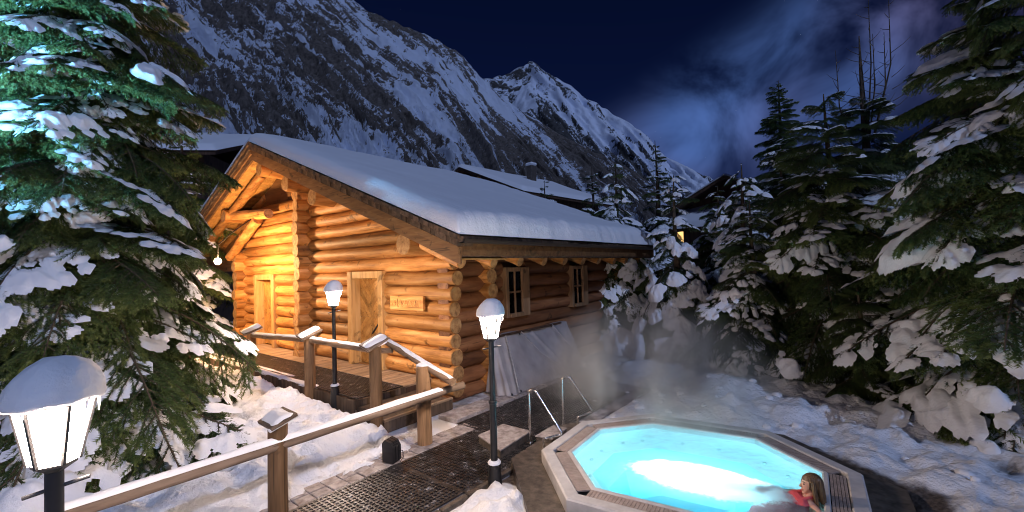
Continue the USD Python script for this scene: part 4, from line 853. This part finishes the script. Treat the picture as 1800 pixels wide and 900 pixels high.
D_ = [m3.Manifold.batch_hull([ball(HC + [-0.05, s * 0.045, 0.05], (0.06, 0.042, 0.06), 16) for s in (-1, 1)] + [ball((-0.075, s * 0.055, 0.38), (0.035, 0.035, 0.05), 14) for s in (-1, 1)]),
      m3.Manifold.batch_hull([ball((-0.075, s * 0.055, 0.38), (0.035, 0.035, 0.05), 14) for s in (-1, 1)] + [ball((-0.085, s * 0.07, 0.25), (0.022, 0.03, 0.04), 12) for s in (-1, 1)])]
for s in (-1, 1): D_ += chain((HC + [0.0, s * 0.078, 0.045], 0.022), (HC + [-0.012, s * 0.088, -0.05], 0.024), ((-0.005, s * 0.10, 0.34), 0.022), ((-0.03, s * 0.115, 0.255), 0.014))
hv, hf = smoothed(m3.Manifold.batch_boolean([H_] + D_, m3.OpType.Add), 0.010, 4)
angh = np.arctan2(hv[:, 1], hv[:, 0] - HC[0]); hv = hv + (np.stack([np.cos(angh), np.sin(angh), 0 * angh], -1)) * (0.0035 * np.sin(angh * 34 + hv[:, 2] * 9))[:, None]
part('hair', (hv, hf), m_hair, woman, True)

# ------------------------------------------------------------------ spruces: bough prototypes
def bough_surface(x, y, b, c): return 0.18 * x - b * x ** 2 - c * np.abs(y) ** 1.35
def make_bough(seed, b, c, width, nside, spacing, nl, nw, sub=5, bare=0.10):
    q = np.random.default_rng(seed); lines = []
    t = np.linspace(0, 1, 14); my = 0.03 * np.sin(t * 3 + seed)
    lines.append((np.stack([t, my, bough_surface(t, my, b, c)], -1), bare))
    for i in range(nside):
        for side in (-1, 1):
            x0 = bare + (0.97 - bare) * (i + q.uniform(0, 0.8)) / nside
            l = width * ((1 - x0) ** 0.65 * min(1.0, (x0 - bare) / 0.22 + 0.45) + 0.05) * q.uniform(0.65, 1.15); a = math.radians(q.uniform(42, 62)); s = np.linspace(0, 1, 6)
            px = x0 + s * l * math.cos(a) + 0.05 * l * s ** 2; py = np.interp(x0, t, my) + side * s * l * math.sin(a)
            pz = bough_surface(px, py, b, c) - l * (0.15 + 0.55 * q.random()) * s ** 2
            P = np.stack([px, py, pz], -1); lines.append((P, 0.0))
            for k in range(sub):
                u = (k + q.uniform(0.2, 0.9)) / sub * 0.95
                if u < 0.12: continue
                for sd2 in (-1, 1):
                    if q.random() < 0.15: continue
                    l2 = (0.36 * l * (1 - 0.7 * u) + 0.035) * q.uniform(0.7, 1.2); p0 = np.array([np.interp(u, s, P[:, j]) for j in range(3)])
                    a2 = a * side + sd2 * math.radians(q.uniform(35, 55)); s2 = np.linspace(0, 1, 4)[:, None]
                    d = np.array([math.cos(a2), math.sin(a2), -0.45 - 0.7 * q.random()])
                    lines.append((p0 + s2 * l2 * d * [1, 1, 1] + s2 ** 2 * np.array([0, 0, -0.25 * l2]), 0.0))
    pts, dirs, tips = [], [], []
    for li, (P, t0) in enumerate(lines):
        seg = np.linalg.norm(np.diff(P, axis=0), axis=1); L = seg.sum(); n = max(2, int(L * (1 - t0) / spacing)); u = t0 + (1 - t0) * (np.arange(n) + q.random(n)) / n
        cum = np.r_[0, np.cumsum(seg)] / L
        pts.append(np.stack([np.interp(u, cum, P[:, j]) for j in range(3)], -1)); g = np.gradient(P, axis=0); dirs.append(np.stack([np.interp(u, cum, g[:, j]) for j in range(3)], -1))
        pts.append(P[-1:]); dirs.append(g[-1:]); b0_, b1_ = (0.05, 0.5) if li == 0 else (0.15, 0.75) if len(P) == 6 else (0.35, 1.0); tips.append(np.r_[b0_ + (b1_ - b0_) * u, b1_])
    p = np.vstack(pts); d = np.vstack(dirs); d /= np.linalg.norm(d, axis=1, keepdims=True); p = np.repeat(p, 2, 0); d = np.repeat(d, 2, 0); tip = np.repeat(np.concatenate(tips), 6)
    r = q.normal(size=p.shape); r -= d * (r * d).sum(1, keepdims=True); r /= np.linalg.norm(r, axis=1, keepdims=True)
    nd = 0.62 * d + 0.78 * r; nd /= np.linalg.norm(nd, axis=1, keepdims=True)
    w = np.cross(nd, q.normal(size=p.shape)); w /= np.linalg.norm(w, axis=1, keepdims=True)
    ln = nl * q.uniform(0.75, 1.3, len(p))[:, None]
    v = np.stack([p - w * nw / 2, p + w * nw / 2, p + nd * ln], 1).reshape(-1, 3)
    needles = v, np.arange(len(v)).reshape(-1, 3)
    stems = [tube(lines[0][0], np.linspace(0.009, 0.003, 14), 6)] + [tube(P[[0, 2, 5]] if len(P) == 6 else P[[0, 3]], [0.005, 0.003, 0.002] if len(P) == 6 else [0.003, 0.002], 3, False) for P, _ in lines[1:] if len(P) == 6]
    return needles, cat(*stems), lines, tip
def make_snow(seed, lines, b, c, rad, thick, blur, patch, thr):
    res = 0.0125; x = np.arange(0.0, 1.14, res); y = np.arange(-0.52, 0.52, res); Xg, Yg = np.meshgrid(x, y, indexing='ij'); T = np.zeros_like(Xg)
    for P, _ in lines:
        if len(P) == 4 and rad < 0.03: continue
        n = max(4, int(len(P) * 4)); u = np.linspace(0, len(P) - 1, n); Q = np.stack([np.interp(u, np.arange(len(P)), P[:, j]) for j in range(2)], -1)
        for a in Q:
            if a[0] < 0.32: continue
            i0, i1 = np.searchsorted(x, [a[0] - rad, a[0] + rad]); j0, j1 = np.searchsorted(y, [a[1] - rad, a[1] + rad])
            d2 = ((Xg[i0:i1, j0:j1] - a[0]) ** 2 + (Yg[i0:i1, j0:j1] - a[1]) ** 2) / rad ** 2
            T[i0:i1, j0:j1] = np.maximum(T[i0:i1, j0:j1], np.sqrt(np.clip(1 - d2, 0, 1)))
    if blur: T = np.where(T > 0, 0.35 * T + 0.9 * gaussian_filter(T, blur), 0) * (T > 0.05)
    P3 = np.stack([Xg, Yg, Xg * 0 + seed], -1); msk = meshkit.fbm(P3 * patch, 3, seed) - thr
    T = gaussian_filter(T * np.clip(msk * 6, 0, 1), 0.8); T = 1 - (1 - np.clip(T / 0.62, 0, 1)) ** 2; lump = 0.45 + 1.1 * meshkit.fbm(P3 * 14, 3, seed + 3)
    top = bough_surface(Xg, Yg, b, c) + T * thick * lump - 0.012; bot = bough_surface(Xg, Yg, b, c) - 0.014
    top = np.where(T > 0.02, top, bot)
    f = grid(len(x), len(y)); tf = T.reshape(-1)[f]; keep = (tf > 0.02).any(1); f = f[keep]
    if len(f) == 0: return None
    V = np.vstack([np.stack([Xg, Yg, top], -1).reshape(-1, 3), np.stack([Xg, Yg, bot], -1).reshape(-1, 3)]); F2 = np.vstack([f, f[:, ::-1] + Xg.size])
    use = np.unique(F2); inv = np.zeros(len(V), int); inv[use] = np.arange(len(use)); return V[use], inv[F2]
# variants: (droop b, side droop c, width)
NEAR = dict(nside=15, spacing=0.0030, nl=0.017, nw=0.0048, sub=5); FAR = dict(nside=15, spacing=0.011, nl=0.038, nw=0.011, sub=3)
SHAPES = [(0.34, 0.40, 0.40), (0.52, 0.60, 0.46), (0.72, 0.90, 0.44)]
SNOWS = {'snow': [(0.016, 0.016, 0, 13.0, 0.50), (0.019, 0.030, 0.5, 8.0, 0.53), (0.030, 0.052, 1.3, 5.0, 0.53)], 'heavy': [(0.020, 0.022, 0, 8.0, 0.48), (0.036, 0.055, 1.0, 4.5, 0.50), (0.060, 0.10, 2.0, 3.2, 0.49)]}   # thin fingers, thick pads, big lumps
PROTO = {}
BOUGHS = {(lod, i): make_bough(11 * i + 3 + 100 * (lod == 'far'), *SHAPES[i], **(NEAR if lod == 'near' else FAR)) for lod in ('near', 'far') for i in range(3)}
def proto_paths(kind, holder):
    """prototype meshes live under the first instancer that needs them"""
    if kind in PROTO: return PROTO[kind]
    paths = []
    if kind in ('near', 'far'):
        for i in range(3):
            nd, st, _, tip = BOUGHS[(kind, i)]; x = UsdGeom.Xform.Define(stage, f'{holder}/bough_{i:03d}')
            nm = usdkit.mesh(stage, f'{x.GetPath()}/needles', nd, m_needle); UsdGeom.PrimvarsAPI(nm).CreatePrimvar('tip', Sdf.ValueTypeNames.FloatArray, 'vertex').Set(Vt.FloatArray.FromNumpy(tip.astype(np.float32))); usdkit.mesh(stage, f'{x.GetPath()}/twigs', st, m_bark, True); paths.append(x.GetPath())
    else:
        for i in range(3):
            for j in range(3):
                s = make_snow(50 + 7 * i + j, BOUGHS[('near', i)][2], SHAPES[i][0], SHAPES[i][1], *SNOWS[kind][j])
                paths.append(usdkit.mesh(stage, f'{holder}/{kind}_pad_{i * 3 + j:03d}', s, m_snow, True).GetPath())
    PROTO[kind] = paths; return paths
def instancer(name, parent, kind, pos, rot, scl, idx):
    path = numbered(str(parent.GetPath()), name); pi = UsdGeom.PointInstancer.Define(stage, path)
    pi.CreatePrototypesRel().SetTargets(proto_paths(kind, path)); q = Rotation.from_matrix(rot).as_quat()
    pi.CreatePositionsAttr(Vt.Vec3fArray.FromNumpy(np.asarray(pos, np.float32))); pi.CreateScalesAttr(Vt.Vec3fArray.FromNumpy(np.asarray(scl, np.float32)))
    pi.CreateOrientationsAttr(Vt.QuathArray([Gf.Quath(float(w), float(x), float(y), float(z)) for x, y, z, w in q])); pi.CreateProtoIndicesAttr(Vt.IntArray([int(i) for i in idx]))
    tag(pi, kind='stuff')
def spruce(label, x, y, z0, H, R, seed, lod='near', snow=(0.45, 0.35, 0.1), step=0.30, per=7, zlo=0.35, shroud=0.0, leaders=0, bare_top=0.0, power=0.85, lean=(0, 0), catg='spruce', group=None, face=None, elev=(-22, 26), gap=None):
    q = np.random.default_rng(seed)
    t = thing('spruce_tree', label, 'tree', (x, y, z0), 0, group)
    hs = np.linspace(0, 1, 12); r0 = 0.022 * H + 0.03
    part('trunk', tube(np.stack([hs * lean[0] + 0.03 * np.sin(hs * 7 + seed), hs * lean[1] + 0.03 * np.cos(hs * 5), hs * H], -1), r0 * (1 - hs) ** 0.9 + 0.012, 10), m_bark, t, True)
    for k in range(leaders):
        a = q.uniform(0, 2 * PI); rr = q.uniform(0.3, 1.0) * (0.35 + 0.26 * k); h0 = H * q.uniform(0.60, 0.72); h1 = H * q.uniform(0.92, 1.16)
        ld = part('leader', tube([(rr * 0.3 * math.cos(a), rr * 0.3 * math.sin(a), h0), (rr * math.cos(a), rr * math.sin(a), (h0 + h1) / 2), (rr * 1.05 * math.cos(a), rr * 1.05 * math.sin(a), h1)], [0.024, 0.017, 0.006], 6), m_bark, t, True)
        tw = []
        for m in range(9):
            zz = h0 + (h1 - h0) * (0.25 + 0.08 * m); a2 = q.uniform(0, 2 * PI); L = q.uniform(0.25, 0.6) * (1.2 - 0.09 * m); d = np.array([math.cos(a2), math.sin(a2), 0.55]); p = np.array([rr * math.cos(a), rr * math.sin(a), zz])
            part('bare_twig', tube([p, p + d * L * 0.6, p + d * L + [0, 0, 0.12 * L]], [0.010, 0.007, 0.003], 4), m_bark, ld)
    pos, rot, scl, idx, si = [], [], [], [], []
    z = zlo; az = q.uniform(0, 6)
    top = H * (1 - bare_top)
    while z < top - 0.05:
        f = z / top; Rz = R * (1 - f) ** power + 0.10 * R * (f < 0.97); n = max(4, int(per * (0.55 + 0.45 * (1 - f)) + q.random()))
        for k in range(n):
            az += 2 * PI / n + q.normal() * 0.22; zz = z + q.uniform(-0.5, 0.5) * step; s = Rz * (q.uniform(0.78, 1.15) if q.random() < 0.55 else q.uniform(0.42, 0.80))
            if face is not None:
                dv = np.array([math.cos(az), math.sin(az)]); 
                if dv @ np.array(face) < -0.45: continue
            el = math.radians(elev[0] + (elev[1] - elev[0]) * f ** 1.3 + q.normal() * 6); M3 = (Rotation.from_euler('z', az) * Rotation.from_euler('y', -el) * Rotation.from_euler('x', q.normal() * 0.22)).as_matrix()
            vi = 2 if q.random() < shroud else int(q.random() < 0.55)
            if gap is not None:                                       # a gap between boughs through which something behind can be seen
                ax = np.array([x, y, z0 + zz]) + s * (np.stack([np.linspace(0.2, 1.05, 8), np.zeros(8), bough_surface(np.linspace(0.2, 1.05, 8), 0, SHAPES[vi][0], 0) - 0.08], -1) @ M3.T); g0, g1 = map(np.array, gap); gd = (g1 - g0) / np.linalg.norm(g1 - g0); r_ = ax - g0
                if np.linalg.norm(r_ - (r_ @ gd)[:, None] * gd, axis=1).min() < 0.42: continue
            c = np.array([lean[0] * f, lean[1] * f, zz]); pos.append(c); rot.append(M3); wd = q.uniform(0.9, 1.25); scl.append((s, s * wd, s)); idx.append(vi)
            u = q.random(); sn = -1
            if u < snow[2]: sn = 2
            elif u < snow[2] + snow[1]: sn = 1
            elif u < sum(snow): sn = 0
            si.append(sn)
        z += step * (0.75 + 0.35 * (1 - f))
    pos, rot, scl, idx, si = map(np.array, (pos, rot, scl, idx, si))
    instancer('crown', t, lod, pos, rot, scl, idx)
    on = si >= 0
    if on.any(): instancer('snow', t, 'heavy' if shroud > 0.3 else 'snow', pos[on] + [0, 0, 0.0], rot[on], scl[on], idx[on] * 3 + si[on])
    return t
# ---- the trees, each its own thing
spruce('huge dark spruce with snowy boughs filling the left side', -6.35, 6.6, 0.2, 11.2, 2.68, 1, power=1.05, gap=((-3.4, 5.9, 3.0), tuple(W(-7.97, -1.95, 3.37))), snow=(0.30, 0.10, 0.07), step=0.20, per=10, zlo=0.5, face=(0.7, -0.7), elev=(-26, 20))
spruce('tall spruce lit cyan at the upper left edge', -11.2, 9.6, 0.2, 13.0, 3.4, 2, snow=(0.35, 0.3, 0.08), step=0.34, per=8, face=(0.6, -0.8))
spruce('large spruce with heavy snow ledges at the right edge of the frame', 8.5, 7.1, 0.1, 8.6, 3.2, 3, snow=(0.34, 0.12, 0.09), step=0.20, per=10, zlo=0.35, face=(-0.7, -0.7), elev=(-24, 18), power=0.8)
spruce('low snow flecked spruce reaching over the bank behind the hot tub', 6.3, 11.6, 0.1, 4.4, 2.1, 18, snow=(0.34, 0.16, 0.10), step=0.24, per=8, zlo=0.25, face=(-0.5, -0.85), elev=(-24, 16))
spruce('dense dark spruce filling the gap left of the bare pointed tops', 9.0, 14.6, 0.1, 6.6, 2.7, 19, 'far', snow=(0.40, 0.20, 0.10), step=0.26, per=9, face=(-0.5, -0.85), elev=(-26, 16))
spruce('bushy dark spruce behind the low one at the top of the bank', 7.6, 16.2, 0.1, 5.6, 2.5, 20, 'far', snow=(0.40, 0.25, 0.15), step=0.28, per=8, shroud=0.3, face=(-0.5, -0.85), elev=(-28, 14))
spruce('mid size dense spruce in front of the bare pointed tops', 7.9, 10.9, 0.1, 6.9, 3.0, 4, snow=(0.38, 0.12, 0.05), step=0.22, per=9, zlo=0.3, face=(-0.6, -0.8), elev=(-24, 20))
spruce('spruce with several bare leader stems rising against the sky', 9.9, 12.2, 0.1, 9.0, 3.3, 5, snow=(0.45, 0.25, 0.05), step=0.30, per=8, leaders=6, bare_top=0.18, face=(-0.6, -0.8))
spruce('low spruce draped in thick hanging snow, second right of the cabin', 5.2, 14.0, 0.1, 5.6, 2.3, 6, snow=(0.15, 0.40, 0.40), step=0.42, per=6, shroud=0.75, face=(-0.4, -0.9), elev=(-34, 10))
spruce('spruce with drooping snow-laden boughs beside the far cabin corner', 7.3, 13.9, 0.1, 5.9, 2.4, 7, snow=(0.15, 0.40, 0.38), step=0.42, per=6, shroud=0.7, face=(-0.4, -0.9), elev=(-34, 10))
spruce('dark spruce close behind the right end of the cabin eave', 3.9, 16.3, 0.1, 6.6, 2.2, 8, 'far', snow=(0.3, 0.3, 0.2), step=0.36, per=7, shroud=0.4, face=(0, -1), elev=(-30, 14))
spruce('slim spruce with a frosted tip standing beyond the cabin roof end', 7.0, 21.0, 0.2, 8.6, 1.9, 9, 'far', snow=(0.5, 0.25, 0.1), step=0.36, per=7, face=(0, -1))
spruce('snow dotted spruce behind the cabin roof near the far chalet', 4.6, 24.5, 0.2, 8.2, 2.2, 10, 'far', snow=(0.4, 0.3, 0.2), step=0.40, per=7, face=(0, -1))
spruce('small spruce tip poking up behind the snowy cabin roof', 2.3, 29.0, 0.2, 8.4, 2.2, 11, 'far', snow=(0.4, 0.3, 0.1), step=0.42, per=7, face=(0, -1))
spruce('tall dark narrow spruce silhouette beside the right chalet', 16.0, 25.8, 0.3, 13.2, 2.5, 12, 'far', snow=(0.25, 0.05, 0.0), step=0.22, per=10, face=(-0.5, -0.9), power=0.7)
spruce('bushy spruce filling the gap left of the right chalet', 9.6, 18.0, 0.2, 6.0, 2.5, 13, 'far', snow=(0.35, 0.3, 0.2), step=0.36, per=7, shroud=0.4, face=(-0.4, -0.9), elev=(-30, 14))
spruce('dark spruce between the right chalet and the bare pointed tops', 12.6, 18.2, 0.2, 7.4, 2.7, 14, 'far', snow=(0.4, 0.25, 0.12), step=0.36, per=7, face=(-0.4, -0.9))
spruce('dark bushy low spruce at the foot of the big right tree', 6.9, 8.9, 0.05, 2.3, 1.25, 15, snow=(0.12, 0.08, 0.0), step=0.22, per=9, zlo=0.1, face=(-0.5, -0.9), power=0.5)
spruce('spruce behind the right edge tree, dark and snow flecked', 13.4, 12.6, 0.1, 8.8, 3.2, 16, 'far', snow=(0.35, 0.25, 0.1), step=0.36, per=8, face=(-0.6, -0.8))
spruce('dark spruce beyond the cabin at the left behind the huge one', -13.0, 17.5, 0.2, 9.0, 2.8, 17, 'far', snow=(0.4, 0.25, 0.1), step=0.4, per=7, face=(0.5, -0.9))

# cyan floodlight that washes the upper left spruce
fl = thing('floodlight', 'cyan floodlight on a pole shining up into the left spruce', 'floodlight', (-6.6, 2.0, -0.4), math.radians(77))
part('pole', tube([(0, 0, 0), (0, 0, 3.5)], 0.05, 8), m_black, fl)
Rf = Rotation.from_euler('y', -42, degrees=True).as_matrix()
part('housing', mv(cat(bx(-0.2, -0.16, -0.11, 0.0, 0.16, 0.11), bx(0, -0.16, -0.13, 0.26, 0.16, -0.11), bx(0, -0.16, 0.11, 0.26, 0.16, 0.13), bx(0, -0.18, -0.13, 0.26, -0.16, 0.13), bx(0, 0.16, -0.13, 0.26, 0.18, 0.13)), Rf, (0.1, 0, 3.65)), m_black, fl)
part('lens', mv(bx(0.002, -0.13, -0.08, 0.01, 0.13, 0.08), Rf, (0.1, 0, 3.65)), emit('floodlight_lit', (0.17, 0.56, 1.0), 15000.0), fl)

# ------------------------------------------------------------------ chalets in the distance
def chalet(name, label, loc, rotz, Wd, Ln, hw, pitch, over=1.2, lit=(), posts=True, chim=True, snow_t=0.35):
    """gable front at y=0 facing -y, ridge along y"""
    t = thing(name, label, 'chalet', loc, rotz); h = Wd / 2; rz = hw + h * math.tan(pitch); tp_ = math.tan(pitch)
    part('wall', prism(Polygon([(-h, 0), (h, 0), (h, Ln), (-h, Ln)]), -6, hw), m_darkwood, t)
    v, f = prism(Polygon([(-h, hw), (h, hw), (0, rz)]), 0.0, 0.3); part('gable', (np.c_[v[:, 0], v[:, 2], v[:, 1]], f[:, ::-1]), m_darkwood, t)
    def slope(off0, off1, ya, yb, e):
        out = []
        for s in (-1, 1):
            xe = s * (h + e); pts = [(0, rz), (xe, hw - e * tp_)]
            v = np.array([(x, y, z + o) for (x, z) in pts for y in (ya, yb) for o in (off0, off1)]); out.append((v, bx(0, 0, 0, 1, 1, 1)[1] if s > 0 else bx(0, 0, 0, 1, 1, 1)[1][:, ::-1]))
        return out
    for m in slope(0.0, 0.25, -over * 1.4, Ln + over, over): part('roof', m, m_darkwood, t)
    xs_ = np.linspace(-h - over - 0.1, h + over + 0.1, 60); ys_ = np.linspace(-over * 1.4 - 0.1, Ln + over + 0.1, 50); XX, YY = np.meshgrid(xs_, ys_, indexing='ij')
    e = np.minimum(np.minimum(XX - xs_[0], xs_[-1] - XX), np.minimum(YY - ys_[0], ys_[-1] - YY)); th = snow_t * np.sqrt(np.clip(1 - (1 - np.clip(e / 0.5, 0, 1)) ** 2, 0, 1)) * (0.8 + 0.4 * meshkit.fbm(np.stack([XX, YY, XX * 0], -1) * 0.4, 3, 1))
    b_ = rz + 0.26 - np.abs(XX) * tp_; fg_ = grid(60, 50); n = XX.size
    part('roof_snow', (np.vstack([np.stack([XX, YY, b_ + th], -1).reshape(-1, 3), np.stack([XX, YY, b_ - 0.005], -1).reshape(-1, 3)]), np.vstack([fg_, fg_[:, ::-1] + n])), m_snow, t, True)
    if chim: 
        c = part('chimney', bx(h * 0.35, Ln * 0.45, hw, h * 0.35 + 0.7, Ln * 0.45 + 0.7, rz + 0.9, 0.03), m_conc, t)
        part('chimney_snow', bx(h * 0.35 - 0.1, Ln * 0.45 - 0.1, rz + 0.905, h * 0.35 + 0.8, Ln * 0.45 + 0.8, rz + 1.2, 0.12), m_snow, c)
    part('balcony', cat(bx(-h, -1.3, hw - 1.9, h, 0, hw - 1.75), *[bx(-h + 0.25 * k, -1.3, hw - 1.7, -h + 0.25 * k + 0.17, -1.26, hw - 0.9) for k in range(int(Wd / 0.25))], bx(-h, -1.34, hw - 0.9, h, -1.22, hw - 0.8)), m_darkwood, t)
    if posts:
        for x in np.linspace(-h + 0.3, h - 0.3, 4): part('balcony_post', bx(x - 0.1, -1.3, hw - 3.5, x + 0.1, -1.1, hw + (h - abs(x)) * tp_), m_frame, t)
    for (x0, z0, x1, z1, mt_) in lit:
        w = part('window_frame', cat(bx(x0 - 0.1, -0.08, z0 - 0.1, x1 + 0.1, -0.01, z0), bx(x0 - 0.1, -0.08, z1, x1 + 0.1, -0.01, z1 + 0.1), bx(x0 - 0.1, -0.081, z0, x0, -0.01, z1), bx(x1, -0.081, z0, x1 + 0.1, -0.01, z1)), m_frame, t)
        part('pane', bx(x0, -0.03, z0, x1, -0.02, z1), mt_, w)
    return t
m_warmwin = emit('chalet_window_lit', (1.0, 0.58, 0.20), 1.6)
m_whitewin = emit('chalet_window_bright', (1.0, 0.9, 0.75), 1.4)
m_pinkwin = emit('chalet_window_pale', (0.9, 0.5, 0.38), 0.22)
chalet('chalet', 'brown chalet with broad snowy roof rising behind the cabin roof', (-3.4, 41.0, 0.0), -0.75, 13.0, 11.0, 9.2, 0.40, lit=[(-3.5, 9.3, -1.5, 11.0, m_pinkwin), (0.5, 8.8, 2.5, 10.6, m_pinkwin), (3.4, 8.8, 5.2, 9.9, m_whitewin)])
chalet('chalet', 'chalet roof with bluish snow showing between left spruce and cabin', (-34.0, 29.5, 0.0), -1.45, 13.0, 16.0, 10.0, 0.36, posts=False, chim=False)
chalet('chalet', 'dark chalet with thin snow line above the right spruces', (15.2, 30.5, 0.0), -0.62, 5.4, 8.0, 7.0, 0.48, lit=[(-3.6, 4.2, -2.0, 5.5, m_warmwin)], chim=False, snow_t=0.16, posts=False)
chalet('chalet', 'half hidden chalet with orange lit window behind the right edge tree', (23.0, 24.0, 0.0), 0.6, 10.0, 12.0, 5.6, 0.45, lit=[(-2.2, 5.3, -0.8, 6.3, m_warmwin), (0.4, 5.3, 1.4, 6.3, m_warmwin)], chim=False, posts=False)

gl = thing('signal_lamp', 'tiny green lamp glowing above the snowy roof of the far brown chalet', 'lamp', (2.5, 42.0, 10.9))
part('bulb', lathe([(0.001, -0.11), (0.08, -0.07), (0.11, 0), (0.08, 0.07), (0.001, 0.11)], 10), emit('green_lamp_lit', (0.10, 1.0, 0.12), 2.5), gl, True)
part('stand', tube([(0, 0, -3.0), (0, 0, -0.08)], 0.03, 6), m_black, gl)

# ------------------------------------------------------------------ snow lumps
q = np.random.default_rng(44); lum = []
for k in range(90):
    if 34 < k < 60: continue
    if k < 26: c = np.array([1.9 + q.normal() * 0.5, 13.2 + q.normal() * 0.5]); s = q.uniform(0.05, 0.17)
    elif k < 60: c = np.array([5.2 + q.normal() * 0.6, 6.4 + q.normal() * 0.9]); s = q.uniform(0.03, 0.09)
    else: c = np.array([3.5 + q.normal() * 1.2, 9.5 + q.normal() * 0.8]); s = q.uniform(0.04, 0.11)
    if inside_dist(c[0], c[1], POOL) < 0.6: continue
    v, f = wob((np.array(trimesh.creation.icosphere(2).vertices), np.array(trimesh.creation.icosphere(2).faces)), 0.35, 1.6, k); z = float(ground_h(np.array([c[0]]), np.array([c[1]]))[0])
    lum.append((v * [s, s * q.uniform(0.7, 1.2), s * 0.7] + [c[0], c[1], z + s * 0.2], f))
    if k >= 60: pass
ls = structure('snow_lumps', cat(*lum), m_snow, True, kind='stuff', label='loose lumps of snow on the bank around the hot tub', cat='snow')
# ------------------------------------------------------------------ steam drifting off the hot water
SC, SR = np.array([2.5, 8.6, 0.5]), np.array([2.7, 3.3, 1.9])
sv = np.array(trimesh.creation.icosphere(3).vertices) * SR + SC; sv[:, 2] = np.maximum(sv[:, 2], 0.33)
stm = sv, np.array(trimesh.creation.icosphere(3).faces)
m_steam = M('steam', {'g': ('geometry', {}), 'mp': ('mapping', dict(scale=(1.0, 1.0, 0.55))), 'n': ('noise_texture', dict(scale=1.15, detail=4.0, roughness=0.55, distortion=0.8)), 'mr': ('map_range', dict(range_type='smoothstep', from_min=0.40, from_max=0.72, to_min=0.0, to_max=2.7, clamp=True)),
                      'su': ('vector_math', dict(math_type='subtract', vector2=tuple(SC))), 'dv': ('vector_math', dict(math_type='divide', vector2=tuple(SR))), 'ln': ('vector_math', dict(math_type='length')),
                      'hz': ('map_range', dict(range_type='smoothstep', from_min=0.97, from_max=0.15, to_min=0.0, to_max=1.0, clamp=True)), 'mm': ('math', dict(math_type='multiply')),
                      'v': ('principled_volume', dict(color=(0.95, 0.97, 1.0), anisotropy=0.15))},
            [('g.position', 'mp.vector'), ('mp.vector', 'n.vector'), ('n.fac', 'mr.value'), ('g.position', 'su.vector1'), ('su.vector', 'dv.vector1'), ('dv.vector', 'ln.vector1'), ('ln.value', 'hz.value'), ('mr.result', 'mm.value1'), ('hz.result', 'mm.value2'), ('mm.value', 'v.density')], surface=None, volume='v.volume')
structure('steam', stm, m_steam, True, kind='stuff', label='pale steam drifting off the hot tub towards the trees', cat='steam')
